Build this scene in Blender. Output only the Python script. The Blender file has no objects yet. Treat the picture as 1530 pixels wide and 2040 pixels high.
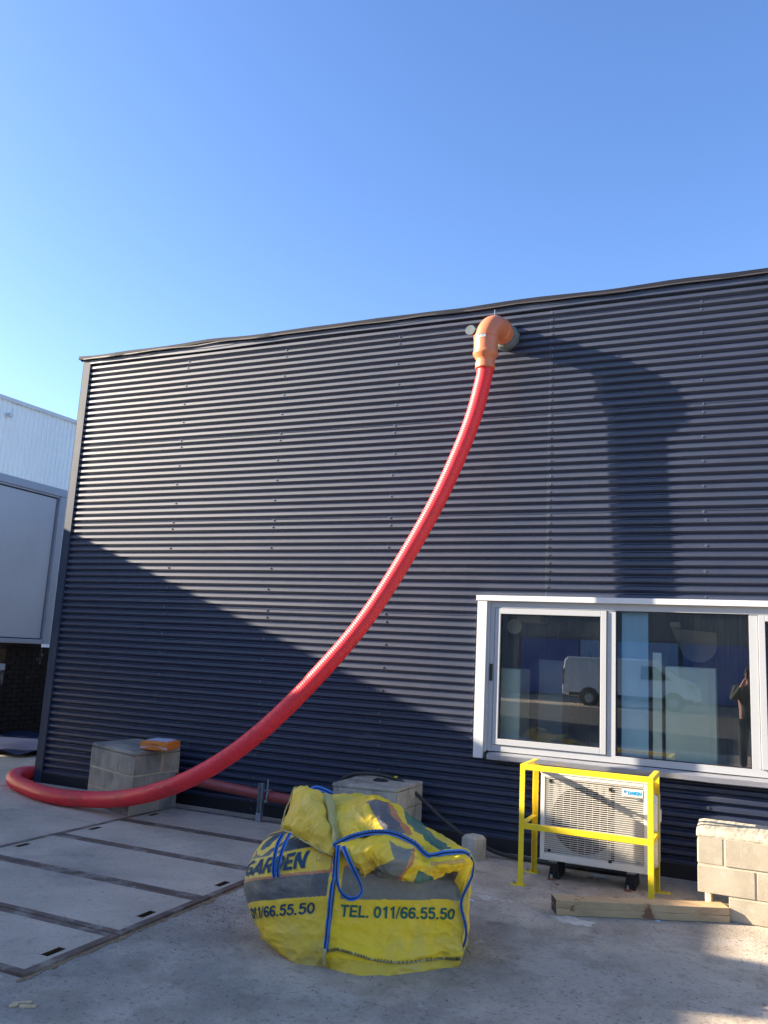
import bpy, bmesh, math, random
from mathutils import Vector, Matrix, noise
random.seed(7)
sc = bpy.context.scene
COL = sc.collection
R_ = math.radians

# ------------------------------------------------------------------ camera
CAMH, CAMD = 1.69, 7.5615
F, CX, CY = 1625.474, 765.0, 1020.0
RX = Vector((0.91465881, 0.02181825, 0.40363749))
RY = Vector((0.40083559, -0.17802629, -0.89868653))
RZ = Vector((0.05225032, 0.98378382, -0.17157884))
ROT = Matrix((RX, RY, RZ))
EYE = Vector((0, -CAMD, CAMH))
cam = bpy.data.cameras.new('camera'); camo = bpy.data.objects.new('camera', cam); COL.objects.link(camo)
M = ROT.to_4x4(); M.translation = EYE; camo.matrix_world = M
cam.sensor_fit = 'HORIZONTAL'; cam.sensor_width = 36; cam.lens = F / 1530 * 36
cam.clip_end = 3000; cam.clip_start = 0.02
sc.camera = camo

# ------------------------------------------------------------------ sky, sun, exposure
AZ, EL = R_(16.8), R_(20.1)
TOSUN = Vector((-math.cos(AZ) * math.cos(EL), -math.sin(AZ) * math.cos(EL), math.sin(EL)))
w = bpy.data.worlds.new("World"); sc.world = w; w.use_nodes = True
nt = w.node_tree; bg = nt.nodes['Background']
sky = nt.nodes.new('ShaderNodeTexSky'); sky.sky_type = 'NISHITA'; sky.sun_disc = False
sky.sun_elevation = EL; sky.sun_rotation = R_(253.2); sky.air_density = 1.0; sky.dust_density = 0.7; sky.ozone_density = 2.2
hs = nt.nodes.new('ShaderNodeHueSaturation'); hs.inputs['Saturation'].default_value = 1.18; hs.inputs['Hue'].default_value = .512; nt.links.new(sky.outputs[0], hs.inputs['Color'])
nt.links.new(hs.outputs[0], bg.inputs[0]); bg.inputs[1].default_value = 0.084
sl = bpy.data.lights.new('sun', 'SUN'); sl.energy = 4.9; sl.angle = R_(0.5); sl.color = (1.0, 0.86, 0.68)
so = bpy.data.objects.new('sun', sl); COL.objects.link(so)
so.rotation_euler = (-TOSUN).to_track_quat('-Z', 'Y').to_euler(); so.location = TOSUN * 30
sc.view_settings.view_transform = 'Standard'; sc.view_settings.look = 'None'
sc.view_settings.exposure = 2.1; sc.view_settings.gamma = 1.0
sc.cycles.max_bounces = 10; sc.cycles.transparent_max_bounces = 12
sc.cycles.sample_clamp_indirect = 8

def ray(px, py):
    return (ROT @ Vector((px - CX, -(py - CY), -F))).normalized()
def atY(px, py, y=0.0):
    d = ray(px, py); return EYE + d * ((CAMD + y) / d.y)
def atZ(px, py, z=0.0):
    d = ray(px, py); return EYE + d * ((z - CAMH) / d.z)
def atD(px, py, dep):
    return EYE + ROT @ (Vector((px - CX, -(py - CY), -F)) * (dep / F))

# ------------------------------------------------------------------ object helpers
def tag(o, label=None, cat=None, group=None, kind=None):
    if label: o['label'] = label
    if cat: o['category'] = cat
    if group: o['group'] = group
    if kind: o['kind'] = kind
    return o
def empty(name, loc=(0, 0, 0), rz=0.0):
    o = bpy.data.objects.new(name, None); COL.objects.link(o); o.location = loc; o.rotation_euler = (0, 0, rz)
    o.empty_display_size = .1
    return o
class MB:
    def __init__(s): s.v = []; s.f = []; s.m = []
    def add(s, vs, fs, mi=0):
        n = len(s.v); s.v += [tuple(v) for v in vs]; s.f += [tuple(i + n for i in f) for f in fs]; s.m += [mi] * len(fs)
    def box(s, a, b, mi=0, rz=0.0, piv=None, mat=None):
        x0, y0, z0 = a; x1, y1, z1 = b
        vs = [Vector(p) for p in ((x0,y0,z0),(x1,y0,z0),(x1,y1,z0),(x0,y1,z0),(x0,y0,z1),(x1,y0,z1),(x1,y1,z1),(x0,y1,z1))]
        if rz:
            piv = Vector(piv or ((x0+x1)/2, (y0+y1)/2, 0)); r = Matrix.Rotation(rz, 3, 'Z'); vs = [r @ (v - piv) + piv for v in vs]
        if mat is not None: vs = [mat @ v for v in vs]
        s.add(vs, [(0,3,2,1),(4,5,6,7),(0,1,5,4),(1,2,6,5),(2,3,7,6),(3,0,4,7)], mi)
    def tube(s, pts, r, n=12, mi=0, caps=True, closed=False):
        pts = [Vector(p) for p in pts]; k = len(pts)
        rs = r if isinstance(r, (list, tuple)) else [r] * k
        T = []
        for i in range(k):
            a = pts[max(i-1, 0)]; b = pts[min(i+1, k-1)]
            if closed: a = pts[(i-1) % k]; b = pts[(i+1) % k]
            t = b - a
            T.append(t.normalized() if t.length > 1e-9 else (T[-1] if T else Vector((0, 0, 1))))
        up = Vector((0, 0, 1)) if abs(T[0].z) < .9 else Vector((1, 0, 0))
        N = (up - T[0] * up.dot(T[0])).normalized()
        vs = []
        for i in range(k):
            N = N - T[i] * N.dot(T[i]); N.normalize(); B = T[i].cross(N)
            for j in range(n):
                a = 2 * math.pi * j / n
                vs.append(pts[i] + (N * math.cos(a) + B * math.sin(a)) * rs[i])
        fs = []
        for i in range(k if closed else k - 1):
            i2 = (i + 1) % k
            for j in range(n):
                j2 = (j + 1) % n
                fs.append((i*n+j, i*n+j2, i2*n+j2, i2*n+j))
        if caps and not closed:
            fs.append(tuple(reversed(range(n)))); fs.append(tuple((k-1)*n + j for j in range(n)))
        s.add(vs, fs, mi)
    def grid(s, P, mi=0):   # P[r][c] of Vectors
        r = len(P); c = len(P[0]); s.add([p for row in P for p in row],
            [(i*c+j, i*c+j+1, (i+1)*c+j+1, (i+1)*c+j) for i in range(r-1) for j in range(c-1)], mi)
    def build(s, name, mats, parent=None, smooth=False, bevel=0, origin=None, auto=None):
        me = bpy.data.meshes.new(name)
        vs = s.v
        if parent is not None:
            inv = world(parent).inverted(); vs = [tuple(inv @ Vector(v)) for v in vs]
        elif origin is not None:
            o_ = Vector(origin); vs = [tuple(Vector(v) - o_) for v in vs]
        me.from_pydata(vs, [], s.f)
        mats = mats if isinstance(mats, (list, tuple)) else [mats]
        for m in mats: me.materials.append(m)
        me.polygons.foreach_set('material_index', s.m)
        if smooth: me.polygons.foreach_set('use_smooth', [True] * len(s.f))
        me.update()
        o = bpy.data.objects.new(name, me); COL.objects.link(o)
        if parent is not None: o.parent = parent
        elif origin is not None: o.location = origin
        if bevel:
            b = o.modifiers.new('bevel', 'BEVEL'); b.width = bevel; b.segments = 2; b.limit_method = 'ANGLE'; b.angle_limit = R_(40)
        if auto:
            bm = bmesh.new(); bm.from_mesh(me); bmesh.ops.recalc_face_normals(bm, faces=bm.faces)
            for e in bm.edges:
                if len(e.link_faces) == 2 and e.calc_face_angle(0) > R_(auto): e.smooth = False
            for f in bm.faces: f.smooth = True
            bm.to_mesh(me); bm.free()
        return o
def world(o):
    m = Matrix.Translation(o.location) @ o.rotation_euler.to_matrix().to_4x4()
    p = o.parent
    while p is not None:
        m = Matrix.Translation(p.location) @ p.rotation_euler.to_matrix().to_4x4() @ m; p = p.parent
    return m
def bx(name, a, b, mat, parent=None, bevel=0, rz=0.0, piv=None):
    m = MB(); m.box(a, b, 0, rz, piv); return m.build(name, mat, parent, bevel=bevel)
def recalc(o):
    bm = bmesh.new(); bm.from_mesh(o.data); bmesh.ops.recalc_face_normals(bm, faces=bm.faces); bm.to_mesh(o.data); bm.free(); return o
def catmull(P, n):
    P = [Vector(p) for p in P]; out = []
    for i in range(len(P) - 1):
        p0 = P[i-1] if i > 0 else P[0] * 2 - P[1]; p1 = P[i]; p2 = P[i+1]
        p3 = P[i+2] if i + 2 < len(P) else P[-1] * 2 - P[-2]
        for k in range(n):
            t = k / n
            out.append(.5 * ((2*p1) + (p2-p0)*t + (2*p0-5*p1+4*p2-p3)*t*t + (3*p1-p0-3*p2+p3)*t**3))
    out.append(P[-1]); return out
def arclen(P, step):
    L = [0]
    for i in range(1, len(P)): L.append(L[-1] + (P[i] - P[i-1]).length)
    n = max(2, int(L[-1] / step)); out = []; j = 0
    for k in range(n + 1):
        d = L[-1] * k / n
        while j < len(L) - 2 and L[j+1] < d: j += 1
        t = (d - L[j]) / max(1e-9, L[j+1] - L[j]); out.append(P[j].lerp(P[j+1], min(1, max(0, t))))
    return out

# ------------------------------------------------------------------ materials
def mat(name, col, rough=.6, metal=0.0, spec=.5, var=0.0, vscale=3.0, stains=(), bump=0.0, bscale=60.0, bdist=.01, streak=None, coat=0.0, rvar=0.0):
    """principled material; var = large soft colour variation, stains = [(colour, scale, lo, hi, strength, (sx,sy,sz))]"""
    m = bpy.data.materials.new(name); m.use_nodes = True; t = m.node_tree; N = t.nodes; L = t.links
    b = N['Principled BSDF']; b.inputs['Roughness'].default_value = rough; b.inputs['Metallic'].default_value = metal
    b.inputs['Specular IOR Level'].default_value = spec
    if coat: b.inputs['Coat Weight'].default_value = coat; b.inputs['Coat Roughness'].default_value = .15
    geo = N.new('ShaderNodeNewGeometry'); pos = geo.outputs['Position']
    def nz(scale, det=6, rough_=.6, stretch=(1, 1, 1), off=0.0):
        mp = N.new('ShaderNodeMapping'); mp.inputs['Scale'].default_value = stretch; mp.inputs['Location'].default_value = (off, off * 1.7, -off)
        L.new(pos, mp.inputs[0]); n = N.new('ShaderNodeTexNoise'); n.inputs['Scale'].default_value = scale
        n.inputs['Detail'].default_value = det; n.inputs['Roughness'].default_value = rough_; L.new(mp.outputs[0], n.inputs['Vector']); return n.outputs['Fac']
    cur = None
    rgb = N.new('ShaderNodeRGB'); rgb.outputs[0].default_value = (*col, 1); cur = rgb.outputs[0]
    if var:
        hs = N.new('ShaderNodeHueSaturation'); L.new(cur, hs.inputs['Color'])
        mr = N.new('ShaderNodeMapRange'); mr.inputs['From Min'].default_value = .3; mr.inputs['From Max'].default_value = .7
        mr.inputs['To Min'].default_value = 1 - var; mr.inputs['To Max'].default_value = 1 + var
        L.new(nz(vscale), mr.inputs['Value']); L.new(mr.outputs[0], hs.inputs['Value']); cur = hs.outputs[0]
    for k, (c2, s2, lo, hi, st, stretch) in enumerate(stains):
        mr = N.new('ShaderNodeMapRange'); mr.inputs['From Min'].default_value = lo; mr.inputs['From Max'].default_value = hi
        mr.inputs['To Max'].default_value = st; L.new(nz(s2, 8, .65, stretch, 3.1 + 7.7 * k), mr.inputs['Value'])
        mx = N.new('ShaderNodeMix'); mx.data_type = 'RGBA'; L.new(mr.outputs[0], mx.inputs[0]); L.new(cur, mx.inputs[6])
        mx.inputs[7].default_value = (*c2, 1); cur = mx.outputs[2]
    L.new(cur, b.inputs['Base Color'])
    if rvar:
        mr = N.new('ShaderNodeMapRange'); mr.inputs['From Min'].default_value = .3; mr.inputs['From Max'].default_value = .7
        mr.inputs['To Min'].default_value = rough - rvar; mr.inputs['To Max'].default_value = rough + rvar
        L.new(nz(2.3, 8, .7, (1, 1, 1), 21.), mr.inputs['Value']); L.new(mr.outputs[0], b.inputs['Roughness'])
    if bump:
        bp = N.new('ShaderNodeBump'); bp.inputs['Strength'].default_value = bump; bp.inputs['Distance'].default_value = bdist
        L.new(nz(bscale, 8, .7), bp.inputs['Height']); L.new(bp.outputs[0], b.inputs['Normal'])
    return m
S1 = (1, 1, 1)
MT = {}
MT['clad'] = mat('anthracite_coated_steel', (.014, .022, .050), .50, 0, .9, .08, 1.3,
    stains=[((.09, .09, .09), 5.0, .60, .72, .35, (.25, 1, 3.0)), ((.30, .29, .27), 24.0, .735, .77, .7, (.3, 1, 1.6)), ((.20, .19, .17), 1.6, .66, .74, .35, (.22, 1, 2.5))],
    bump=.05, bscale=1.4, bdist=.02, rvar=.05)
MT['trim'] = mat('anthracite_trim', (.030, .042, .066), .65, 0, .3, .12, 2.0, stains=[((.10, .10, .10), 4, .55, .7, .4, (1, 1, .3))], bump=.06, bscale=3, bdist=.01)
MT['capping'] = mat('dark_capping', (.010, .012, .022), .7, 0, .2)
MT['drip'] = mat('brown_drip_edge', (.045, .038, .036), .5)
MT['seam'] = mat('sheet_edge_scrape', (.16, .16, .16), .5, .3)
MT['screw'] = mat('screw_head', (.20, .20, .21), .3, .7)
MT['concrete'] = mat('weathered_yard_concrete', (.53, .44, .33), .88, 0, .25, .20, .9,
    stains=[((.19, .165, .135), .8, .46, .64, .65, S1), ((.52, .48, .42), 1.7, .54, .70, .6, S1), ((.13, .105, .08), 5.0, .56, .72, .6, S1), ((.30, .24, .17), 2.6, .5, .62, .5, S1), ((.16, .13, .10), 110., .54, .64, .45, S1), ((.62, .56, .46), 5.0, .64, .70, .55, S1), ((.13, .11, .09), 34., .56, .66, .65, S1), ((.66, .56, .42), 52., .60, .68, .6, S1)],
    bump=.8, bscale=38, bdist=.008)
MT['slab'] = mat('cast_slab_concrete', (.55, .445, .325), .86, 0, .25, .18, 1.4,
    stains=[((.22, .20, .185), 1.3, .5, .68, .5, S1), ((.47, .44, .40), 4.0, .58, .75, .4, S1), ((.20, .16, .12), 30., .56, .70, .55, S1), ((.20, .165, .125), 120., .55, .66, .4, S1)], bump=.6, bscale=45, bdist=.006)
MT['rustedge'] = mat('rusty_steel_edge', (.17, .115, .085), .75, .1, .3, .25, 6, stains=[((.21, .12, .075), 5, .5, .7, .55, S1), ((.36, .30, .23), 7, .50, .62, .75, S1), ((.05, .04, .035), 3, .55, .7, .6, S1)], bump=.3, bscale=40, bdist=.003)
MT['slot'] = mat('rusty_slot', (.10, .045, .02), .9, 0, .2, .3, 12)
MT['dirt'] = mat('subsoil', (.03, .025, .02), 1)
MT['cmu'] = mat('grey_cement_block', (.36, .315, .24), .92, 0, .2, .2, 4, stains=[((.13, .13, .125), 3.2, .46, .62, .75, (1, 1, .6)), ((.42, .39, .33), 9, .6, .72, .5, S1), ((.10, .13, .07), 4.5, .62, .74, .4, S1)], bump=.6, bscale=90, bdist=.006)
MT['cmu2'] = mat('sandy_cement_block', (.44, .385, .285), .92, 0, .2, .14, 5, stains=[((.30, .265, .20), 5, .5, .7, .5, S1), ((.54, .50, .41), 14, .55, .7, .5, S1)], bump=.8, bscale=170, bdist=.005)
MT['cmu3'] = mat('pale_cement_block', (.42, .375, .30), .92, 0, .2, .22, 4, stains=[((.17, .155, .13), 3.6, .48, .64, .7, (1, 1, .7)), ((.58, .54, .44), 8, .54, .68, .6, S1), ((.12, .11, .09), 26, .60, .70, .6, S1)], bump=1.0, bscale=45, bdist=.012)
MT['mortar'] = mat('sandy_mortar', (.52, .41, .27), .95, 0, .2, .15, 9, bump=.5, bscale=120, bdist=.004)
MT['mortar2'] = mat('pale_mortar', (.52, .45, .33), .95, 0, .2, .12, 9, bump=.6, bscale=100, bdist=.006)
MT['white'] = mat('white_powder_coat', (.60, .61, .60), .42, 0, .5, .04, 2)
MT['alu'] = mat('pale_grey_aluminium', (.38, .395, .41), .38, 0, .5, .03, 2)
MT['gasket'] = mat('black_gasket', (.012, .012, .014), .5)
MT['black'] = mat('black_plastic', (.015, .015, .016), .45, 0, .5, .1, 20)
MT['sill'] = mat('bent_metal_sill', (.5, .5, .52), .22, .75, .5, .05, 3, bump=.25, bscale=6, bdist=.01)
MT['hose'] = mat('red_ribbed_plastic', (.86, .030, .038), .45, 0, .5, .10, 2.5, stains=[((.20, .04, .03), 5, .56, .72, .55, S1), ((.45, .25, .2), 11, .63, .72, .45, S1)])
MT['pipe'] = mat('dull_red_duct', (.30, .055, .045), .45, 0, .5, .15, 4, stains=[((.25, .18, .15), 7, .55, .7, .4, S1)])
MT['pvc'] = mat('terracotta_drain_plastic', (.56, .175, .075), .33, 0, .5, .05, 6)
MT['greysleeve'] = mat('grey_rubber_sleeve', (.13, .16, .165), .5, 0, .5, .2, 9)
MT['galv'] = mat('galvanised_steel', (.42, .45, .48), .38, .8, .5, .18, 14)
MT['yellow'] = mat('yellow_paint', (.80, .58, .02), .40, 0, .5, .08, 5, stains=[((.22, .12, .03), 26, .66, .70, .9, S1), ((.45, .36, .10), 9, .56, .7, .4, S1)])
MT['acbody'] = mat('ivory_enamel', (.66, .63, .55), .42, 0, .5, .04, 3, stains=[((.45, .42, .36), 6, .6, .75, .3, (1, 1, .4))])
MT['acdark'] = mat('painted_cavity_shade', (.008, .008, .009), .8, 0, .2)  # near-black: shade inside fan opening and block hole put into the colour
MT['accoil'] = mat('heat_exchanger_behind_grille', (.36, .35, .32), .7)
MT['badge'] = mat('badge_plate', (.62, .60, .53), .35)
MT['badgeblue'] = mat('badge_blue', (.01, .30, .62), .4)
MT['badgedark'] = mat('badge_dark_blue', (.02, .10, .22), .4)
MT['wood'] = mat('sawn_timber', (.50, .34, .18), .75, 0, .3, .15, 3, stains=[((.28, .15, .07), 5, .5, .72, .65, (.35, 2.2, 2.2)), ((.60, .45, .27), 3, .5, .7, .5, (.3, 2, 2)), ((.16, .06, .03), 4.5, .60, .64, .8, (1, 1, 1))], bump=.3, bscale=40, bdist=.003)
MT['endgrain'] = mat('dark_stained_end_grain', (.06, .05, .05), .8, 0, .2, .3, 25)
MT['rubber'] = mat('black_rubber', (.018, .018, .02), .6)
MT['cable'] = mat('dark_grey_rubber_hose', (.035, .034, .032), .55, 0, .4, .2, 8)
MT['orange'] = mat('orange_packet', (.70, .20, .03), .42, 0, .5, .08, 12)
MT['paper'] = mat('pale_packet_label', (.55, .57, .66), .35)
MT['contwhite'] = mat('white_container_panel', (.58, .60, .62), .45, 0, .5, .06, .7, stains=[((.38, .39, .40), 1.2, .55, .75, .3, (1, 1, .3))])
MT['contframe'] = mat('container_frame', (.42, .45, .50), .4, .1, .5, .06, 2)
MT['ware'] = mat('pale_blue_cladding', (.62, .68, .74), .5, 0, .5, .05, .8)
MT['brick'] = mat('dark_brick', (.030, .022, .018), .9, 0, .2, .3, 6, stains=[((.3, .3, .29), 3.5, .64, .7, .6, (1, 1, .5))], bump=.4, bscale=50)  # near-black brick colour with patches of white paint
MT['darkmortar'] = mat('dark_mortar', (.02, .018, .017), .95)
MT['bluetarp'] = mat('dark_blue_sheet', (.010, .02, .065), .5, 0, .5, .2, 4)
MT['stone'] = mat('pale_stone_chip', (.45, .40, .32), .9, 0, .2, .2, 30)
MT['chip'] = mat('pale_wood_chip', (.62, .45, .26), .8, 0, .2, .15, 30)
MT['leafbrown'] = mat('dry_brown_leaf', (.20, .08, .04), .8)
MT['plastic'] = mat('crumpled_clear_plastic', (.5, .55, .58), .2)
MT['paintmark'] = mat('white_paint_smear', (.60, .54, .44), .8, 0, .2, .1, 20, stains=[((.42, .34, .24), 14, .46, .58, .9, S1)])
MT['bluestrap'] = mat('blue_webbing', (.05, .19, .52), .7, 0, .3, .12, 30, stains=[((.12, .16, .25), 20, .58, .72, .5, S1)], bump=.4, bscale=300, bdist=.002)
MT['navystrap'] = mat('navy_webbing', (.012, .02, .07), .75, 0, .3, .1, 30, bump=.4, bscale=300, bdist=.002)
MT['greenprint'] = mat('dark_green_lettering', (.012, .115, .085), .6, 0, .3, .15, 25, stains=[((.45, .36, .03), 60, .62, .72, .7, S1)])
MT['blueprint'] = mat('dark_blue_lettering', (.012, .055, .10), .6, 0, .3, .15, 25, stains=[((.40, .33, .03), 60, .64, .72, .6, S1)])
MT['thread'] = mat('brown_stitching', (.05, .03, .015), .8)
MT['hem'] = mat('pale_frayed_hem', (.48, .40, .16), .8, 0, .2, .2, 20)

# ================================================================== GROUND
PX0, PX1 = -5.53, -3.355
PY = [-4.20, -3.50, -2.68, -1.86, -1.05, -0.25]
Z0 = 0.0
g = MB()
def rect(x0, y0, x1, y1, z=0.0, nx=1, ny=1):
    P = [[Vector((x0 + (x1-x0)*i/nx, y0 + (y1-y0)*j/ny, z)) for i in range(nx+1)] for j in range(ny+1)]
    g.grid(P)
rect(-200, -200, 200, PY[0]); rect(-200, PY[-1], 200, 200); rect(-200, PY[0], PX0, PY[-1]); rect(PX1, PY[0], 200, PY[-1])
ground = tag(g.build('ground', MT['concrete']), kind='structure', label=None)
sub = MB(); sub.grid([[Vector((PX0-.05, PY[0]-.05, -.14)), Vector((PX1+.05, PY[0]-.05, -.14))], [Vector((PX0-.05, PY[-1]+.05, -.14)), Vector((PX1+.05, PY[-1]+.05, -.14))]])
sub.build('subsoil', MT['dirt'], ground)
# cast slabs with rusty steel edge frames and lifting slots
EDGE = .052; SL = .135; SW = .052
for k in range(5):
    y0, y1 = PY[k] + .006, PY[k+1] - .006
    x0, x1 = PX0 + .004, PX1 - .004
    top = .014 + random.uniform(-.003, .003)
    yc = (y0 + y1) / 2 - .035
    xs = [x0 + EDGE, x0 + EDGE + .035, x0 + EDGE + .035 + SW, x1 - EDGE - .035 - SW, x1 - EDGE - .035, x1 - EDGE]
    ys = [y0 + EDGE, yc - SL / 2, yc + SL / 2, y1 - EDGE]
    m = MB()
    for i in range(5):
        for j in range(3):
            if j == 1 and i in (1, 3):
                a, b, c, d = xs[i], xs[i+1], ys[j], ys[j+1]; zb = top - .10
                m.add([(a,c,top),(b,c,top),(b,d,top),(a,d,top),(a,c,zb),(b,c,zb),(b,d,zb),(a,d,zb)], [(0,1,5,4),(1,2,6,5),(2,3,7,6),(3,0,4,7),(4,5,6,7)], 1)
            else:
                m.add([(xs[i],ys[j],top),(xs[i+1],ys[j],top),(xs[i+1],ys[j+1],top),(xs[i],ys[j+1],top)], [(0,1,2,3)])
    s = m.build('slab', [MT['slab'], MT['slot']], ground)
    m = MB(); e = top + .002 + random.uniform(0, .002)
    m.box((x0, y0, -.1), (x1, y0 + EDGE, e)); m.box((x0, y1 - EDGE, -.1), (x1, y1, e))
    m.box((x0, y0 + EDGE, -.1), (x0 + EDGE, y1 - EDGE, e - .001)); m.box((x1 - EDGE, y0 + EDGE, -.1), (x1, y1 - EDGE, e - .001))
    m.build('steel_edge', MT['rustedge'], s, bevel=.002)
rd = MB(); rd.grid([[Vector((-120, -27.2, .005)), Vector((120, -27.2, .005))], [Vector((-120, -11.5, .005)), Vector((120, -11.5, .005))]])
tag(rd.build('road', mat('worn_asphalt', (.055, .055, .055), .9, 0, .3, .2, .5, stains=[((.12, .12, .115), 3, .55, .7, .5, S1)])), kind='structure')
MT['dust'] = mat('sandy_rust_dust', (.30, .19, .10), .95, 0, .1, .3, 18, stains=[((.42, .34, .23), 30, .5, .66, .7, S1)])
du = MB(); rows = [[], []]
for i in range(161):
    y = PY[0] - .05 + (PY[-1] - PY[0] - .2) * i / 160; wd = .030 + .05 * noise.noise(Vector((y * 5, 1, 1))) + .03 * noise.noise(Vector((y * 19, 1, 1)))
    rows[0].append(Vector((PX1 + .0005, y, .004))); rows[1].append(Vector((PX1 + max(.003, wd), y, .0035)))
du.grid(rows); du.build('dust_strip', MT['dust'], ground)
# neighbouring older slabs left of the framed row and the lighter patch in front
for (x0, y0, x1, y1, z) in ((-7.7, -1.28, -5.56, -.06, .007), (-7.7, -3.45, -5.56, -1.32, .010), (-7.7, -5.6, -5.56, -3.49, .006), (-9.9, -1.28, -7.74, 1.2, .004)):
    bx('slab', (x0, y0, -.05), (x1, y1, z), MT['slab'], ground, bevel=.006)
bx('slab', (-5.5, -5.6, -.05), (-3.44, -4.235, .010), MT['slab'], ground, bevel=.012)

# ================================================================== DARK CORRUGATED BUILDING
bld = tag(empty('industrial_building', (-3, 0, 0)), 'dark anthracite building clad in horizontal corrugated steel with a ribbon window', 'building')
XL, XR, ZT = -7.62, 4.2, 5.20
PITCH, PZ = .0752, .0
def crest(k): return 1.107 + PITCH * k          # crest centre heights
# profile of one rib, going down from the crest top: (dz, y)   crest flat, underside, valley, upper slope
def profile(z0, z1):
    pts = []; k = int((z0 - 1.107) / PITCH) - 2
    while crest(k) < z1 + .1:
        c = crest(k)
        pts += [(c - .0385, 0.0165), (c - .0165, -.0118), (c - .0147, -.0135), (c + .0125, -.0135), (c + .0143, -.0120), (c + .0280, .0160)]
        k += 1
    out = []
    def yat(z):
        for a, b in zip(pts, pts[1:]):
            if a[0] <= z <= b[0]: return a[1] + (b[1]-a[1]) * (z-a[0]) / max(1e-9, b[0]-a[0])
        return 0
    out = [(z0, yat(z0))] + [p for p in pts if z0 < p[0] < z1] + [(z1, yat(z1))]
    return out
WX0, WX1, WZ0, WZ1 = -2.30, 4.3, .80, 2.265
bounds = [.10, .17 - .03, 1.15 - .03, 2.125 - .03, 3.105 - .03, 4.08 - .03, 5.055 - .03, ZT]
bounds = [.10, 1.12, 2.098, 3.075, 4.052, 5.030, ZT]
def sheet(x0, x1, z0, z1, dy):
    pr = profile(z0, z1); n = max(1, int((x1 - x0) / .18)); P = []
    for j, (z, y) in enumerate(pr):
        row = []
        for i in range(n + 1):
            x = x0 + (x1 - x0) * i / n
            dz = .0014 * noise.noise(Vector((x * 1.1, z * .7, 3.3))); d2 = .0008 * noise.noise(Vector((x * .8, z * 3.1, 9.1)))
            lip = -.004 * max(0, 1 - (z - z0) / .12) if z0 > .2 else 0
            row.append(Vector((x, y + dy + d2 + lip, z + dz)))
        P.append(row)
    m = MB(); m.grid(P)
    o = m.build('cladding_sheet', MT['clad'], bld)
    sol = o.modifiers.new('thickness', 'SOLIDIFY'); sol.thickness = .0009; sol.offset = 1
    return o
for k in range(len(bounds) - 1):
    z0, z1 = bounds[k], bounds[k+1] + (.030 if k < len(bounds) - 2 else 0)
    for (x0, x1, dy) in ((XL, -1.665, 0.0), (-1.70, XR, -.0016)):
        dyy = dy - .0006 * k
        if z1 <= WZ0 + .02 or z0 >= WZ1: sheet(x0, x1, z0, z1, dyy); continue
        if x0 < -5:
            sheet(x0, WX0, z0, z1, dyy)
            if z0 < WZ0: sheet(WX0 + .0, x1, z0, WZ0, dyy)
            if z1 > WZ1: sheet(WX0 + .0, x1, WZ1, z1, dyy)
        else:
            if z0 < WZ0: sheet(x0, x1, z0, WZ0, dyy)
            if z1 > WZ1: sheet(x0, x1, WZ1, z1, dyy)
# bright scraped sheet edge along the vertical seam
m = MB(); pr = profile(WZ1 + .03, ZT - .06)
for (za, ya), (zb, yb) in zip(pr, pr[1:]):
    xa = -1.7015 + .004 * noise.noise(Vector((0, za * 3, 1))); xb = -1.7015 + .004 * noise.noise(Vector((0, zb * 3, 1)))
    m.add([(xa - .0022, ya - .0062, za), (xa + .0018, ya - .0062, za), (xb + .0018, yb - .0062, zb), (xb - .0022, yb - .0062, zb)], [(0, 1, 2, 3)])
m.build('sheet_edge', MT['seam'], bld)
# screws
m = MB()
def screw(x, z, r=.0105):
    y = -.0165
    m.tube([(x, y + .004, z), (x, y - .001, z)], r * 1.35, 8); m.tube([(x, y - .0008, z), (x, y - .0075, z)], r * .72, 6)
for xc in (-6.06, -4.71, -3.315, -.317, 1.06, 2.4):
    for k in range(-14, 56):
        if k % 13 in (0, 12, 3, 6, 9):
            z = crest(k)
            if z > ZT - .05 or (xc > WX0 and WZ0 - .05 < z < WZ1 + .04): continue
            screw(xc + random.uniform(-.012, .012), z + .006)
for k in range(-13, 54):
    z = crest(k)
    if not (WZ0 - .05 < z < WZ1 + .05) and z < ZT - .05: screw(-1.682 + random.uniform(-.004, .004), z)
    if WZ0 < z < WZ1 - .02: screw(-2.375, z + .004, .007)
    if z < ZT - .05: screw(-7.585, z, .006)
tag(m.build('fastening_screw', MT['screw'], bld), kind='stuff')
# corner trim, base trim, parapet capping with uneven foil below
m = MB(); m.box((-7.715, -.030, 0), (-7.60, -.0255, 5.2)); m.box((-7.7155, -.030, 0), (-7.711, .22, 5.2)); m.box((-7.604, -.0255, 0), (-7.600, .004, 5.2))
m.build('corner_trim', MT['trim'], bld)
bx('base_trim', (-7.6, -.022, .0), (XR, .01, .115), MT['gasket'], bld)
m = MB(); n = 60; rows = []
for i in range(n + 1):
    x = -7.78 + (XR + 7.78) * i / n; wv = .020 * noise.noise(Vector((x * 1.3, 0, 5))); w2 = .010 * noise.noise(Vector((x * 2.3, 4, 5)))
    rows.append([Vector((x, .35, 5.250 + wv)), Vector((x, -.058 + w2, 5.250 + wv)), Vector((x, -.062 + w2, 5.205 + wv * 1.5)), Vector((x, -.050 + w2, 5.202 + wv * 1.5)), Vector((x, -.046 + w2, 5.214 + wv * 1.5)), Vector((x, .0, 5.20))])
m.grid(rows); m.build('roof_capping', MT['capping'], bld)
m = MB(); rows = [[Vector((-7.7 + 11.9 * i / 80, -.064 + .008 * noise.noise(Vector((i * .4, 0, 5))), 5.212 + .012 * noise.noise(Vector((i * .3, 2, 5))) + dz)) for i in range(81)] for dz in (0, -.012)]
m.grid(rows); m.build('drip_edge', MT['drip'], bld)
m = MB(); rows = []
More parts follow.
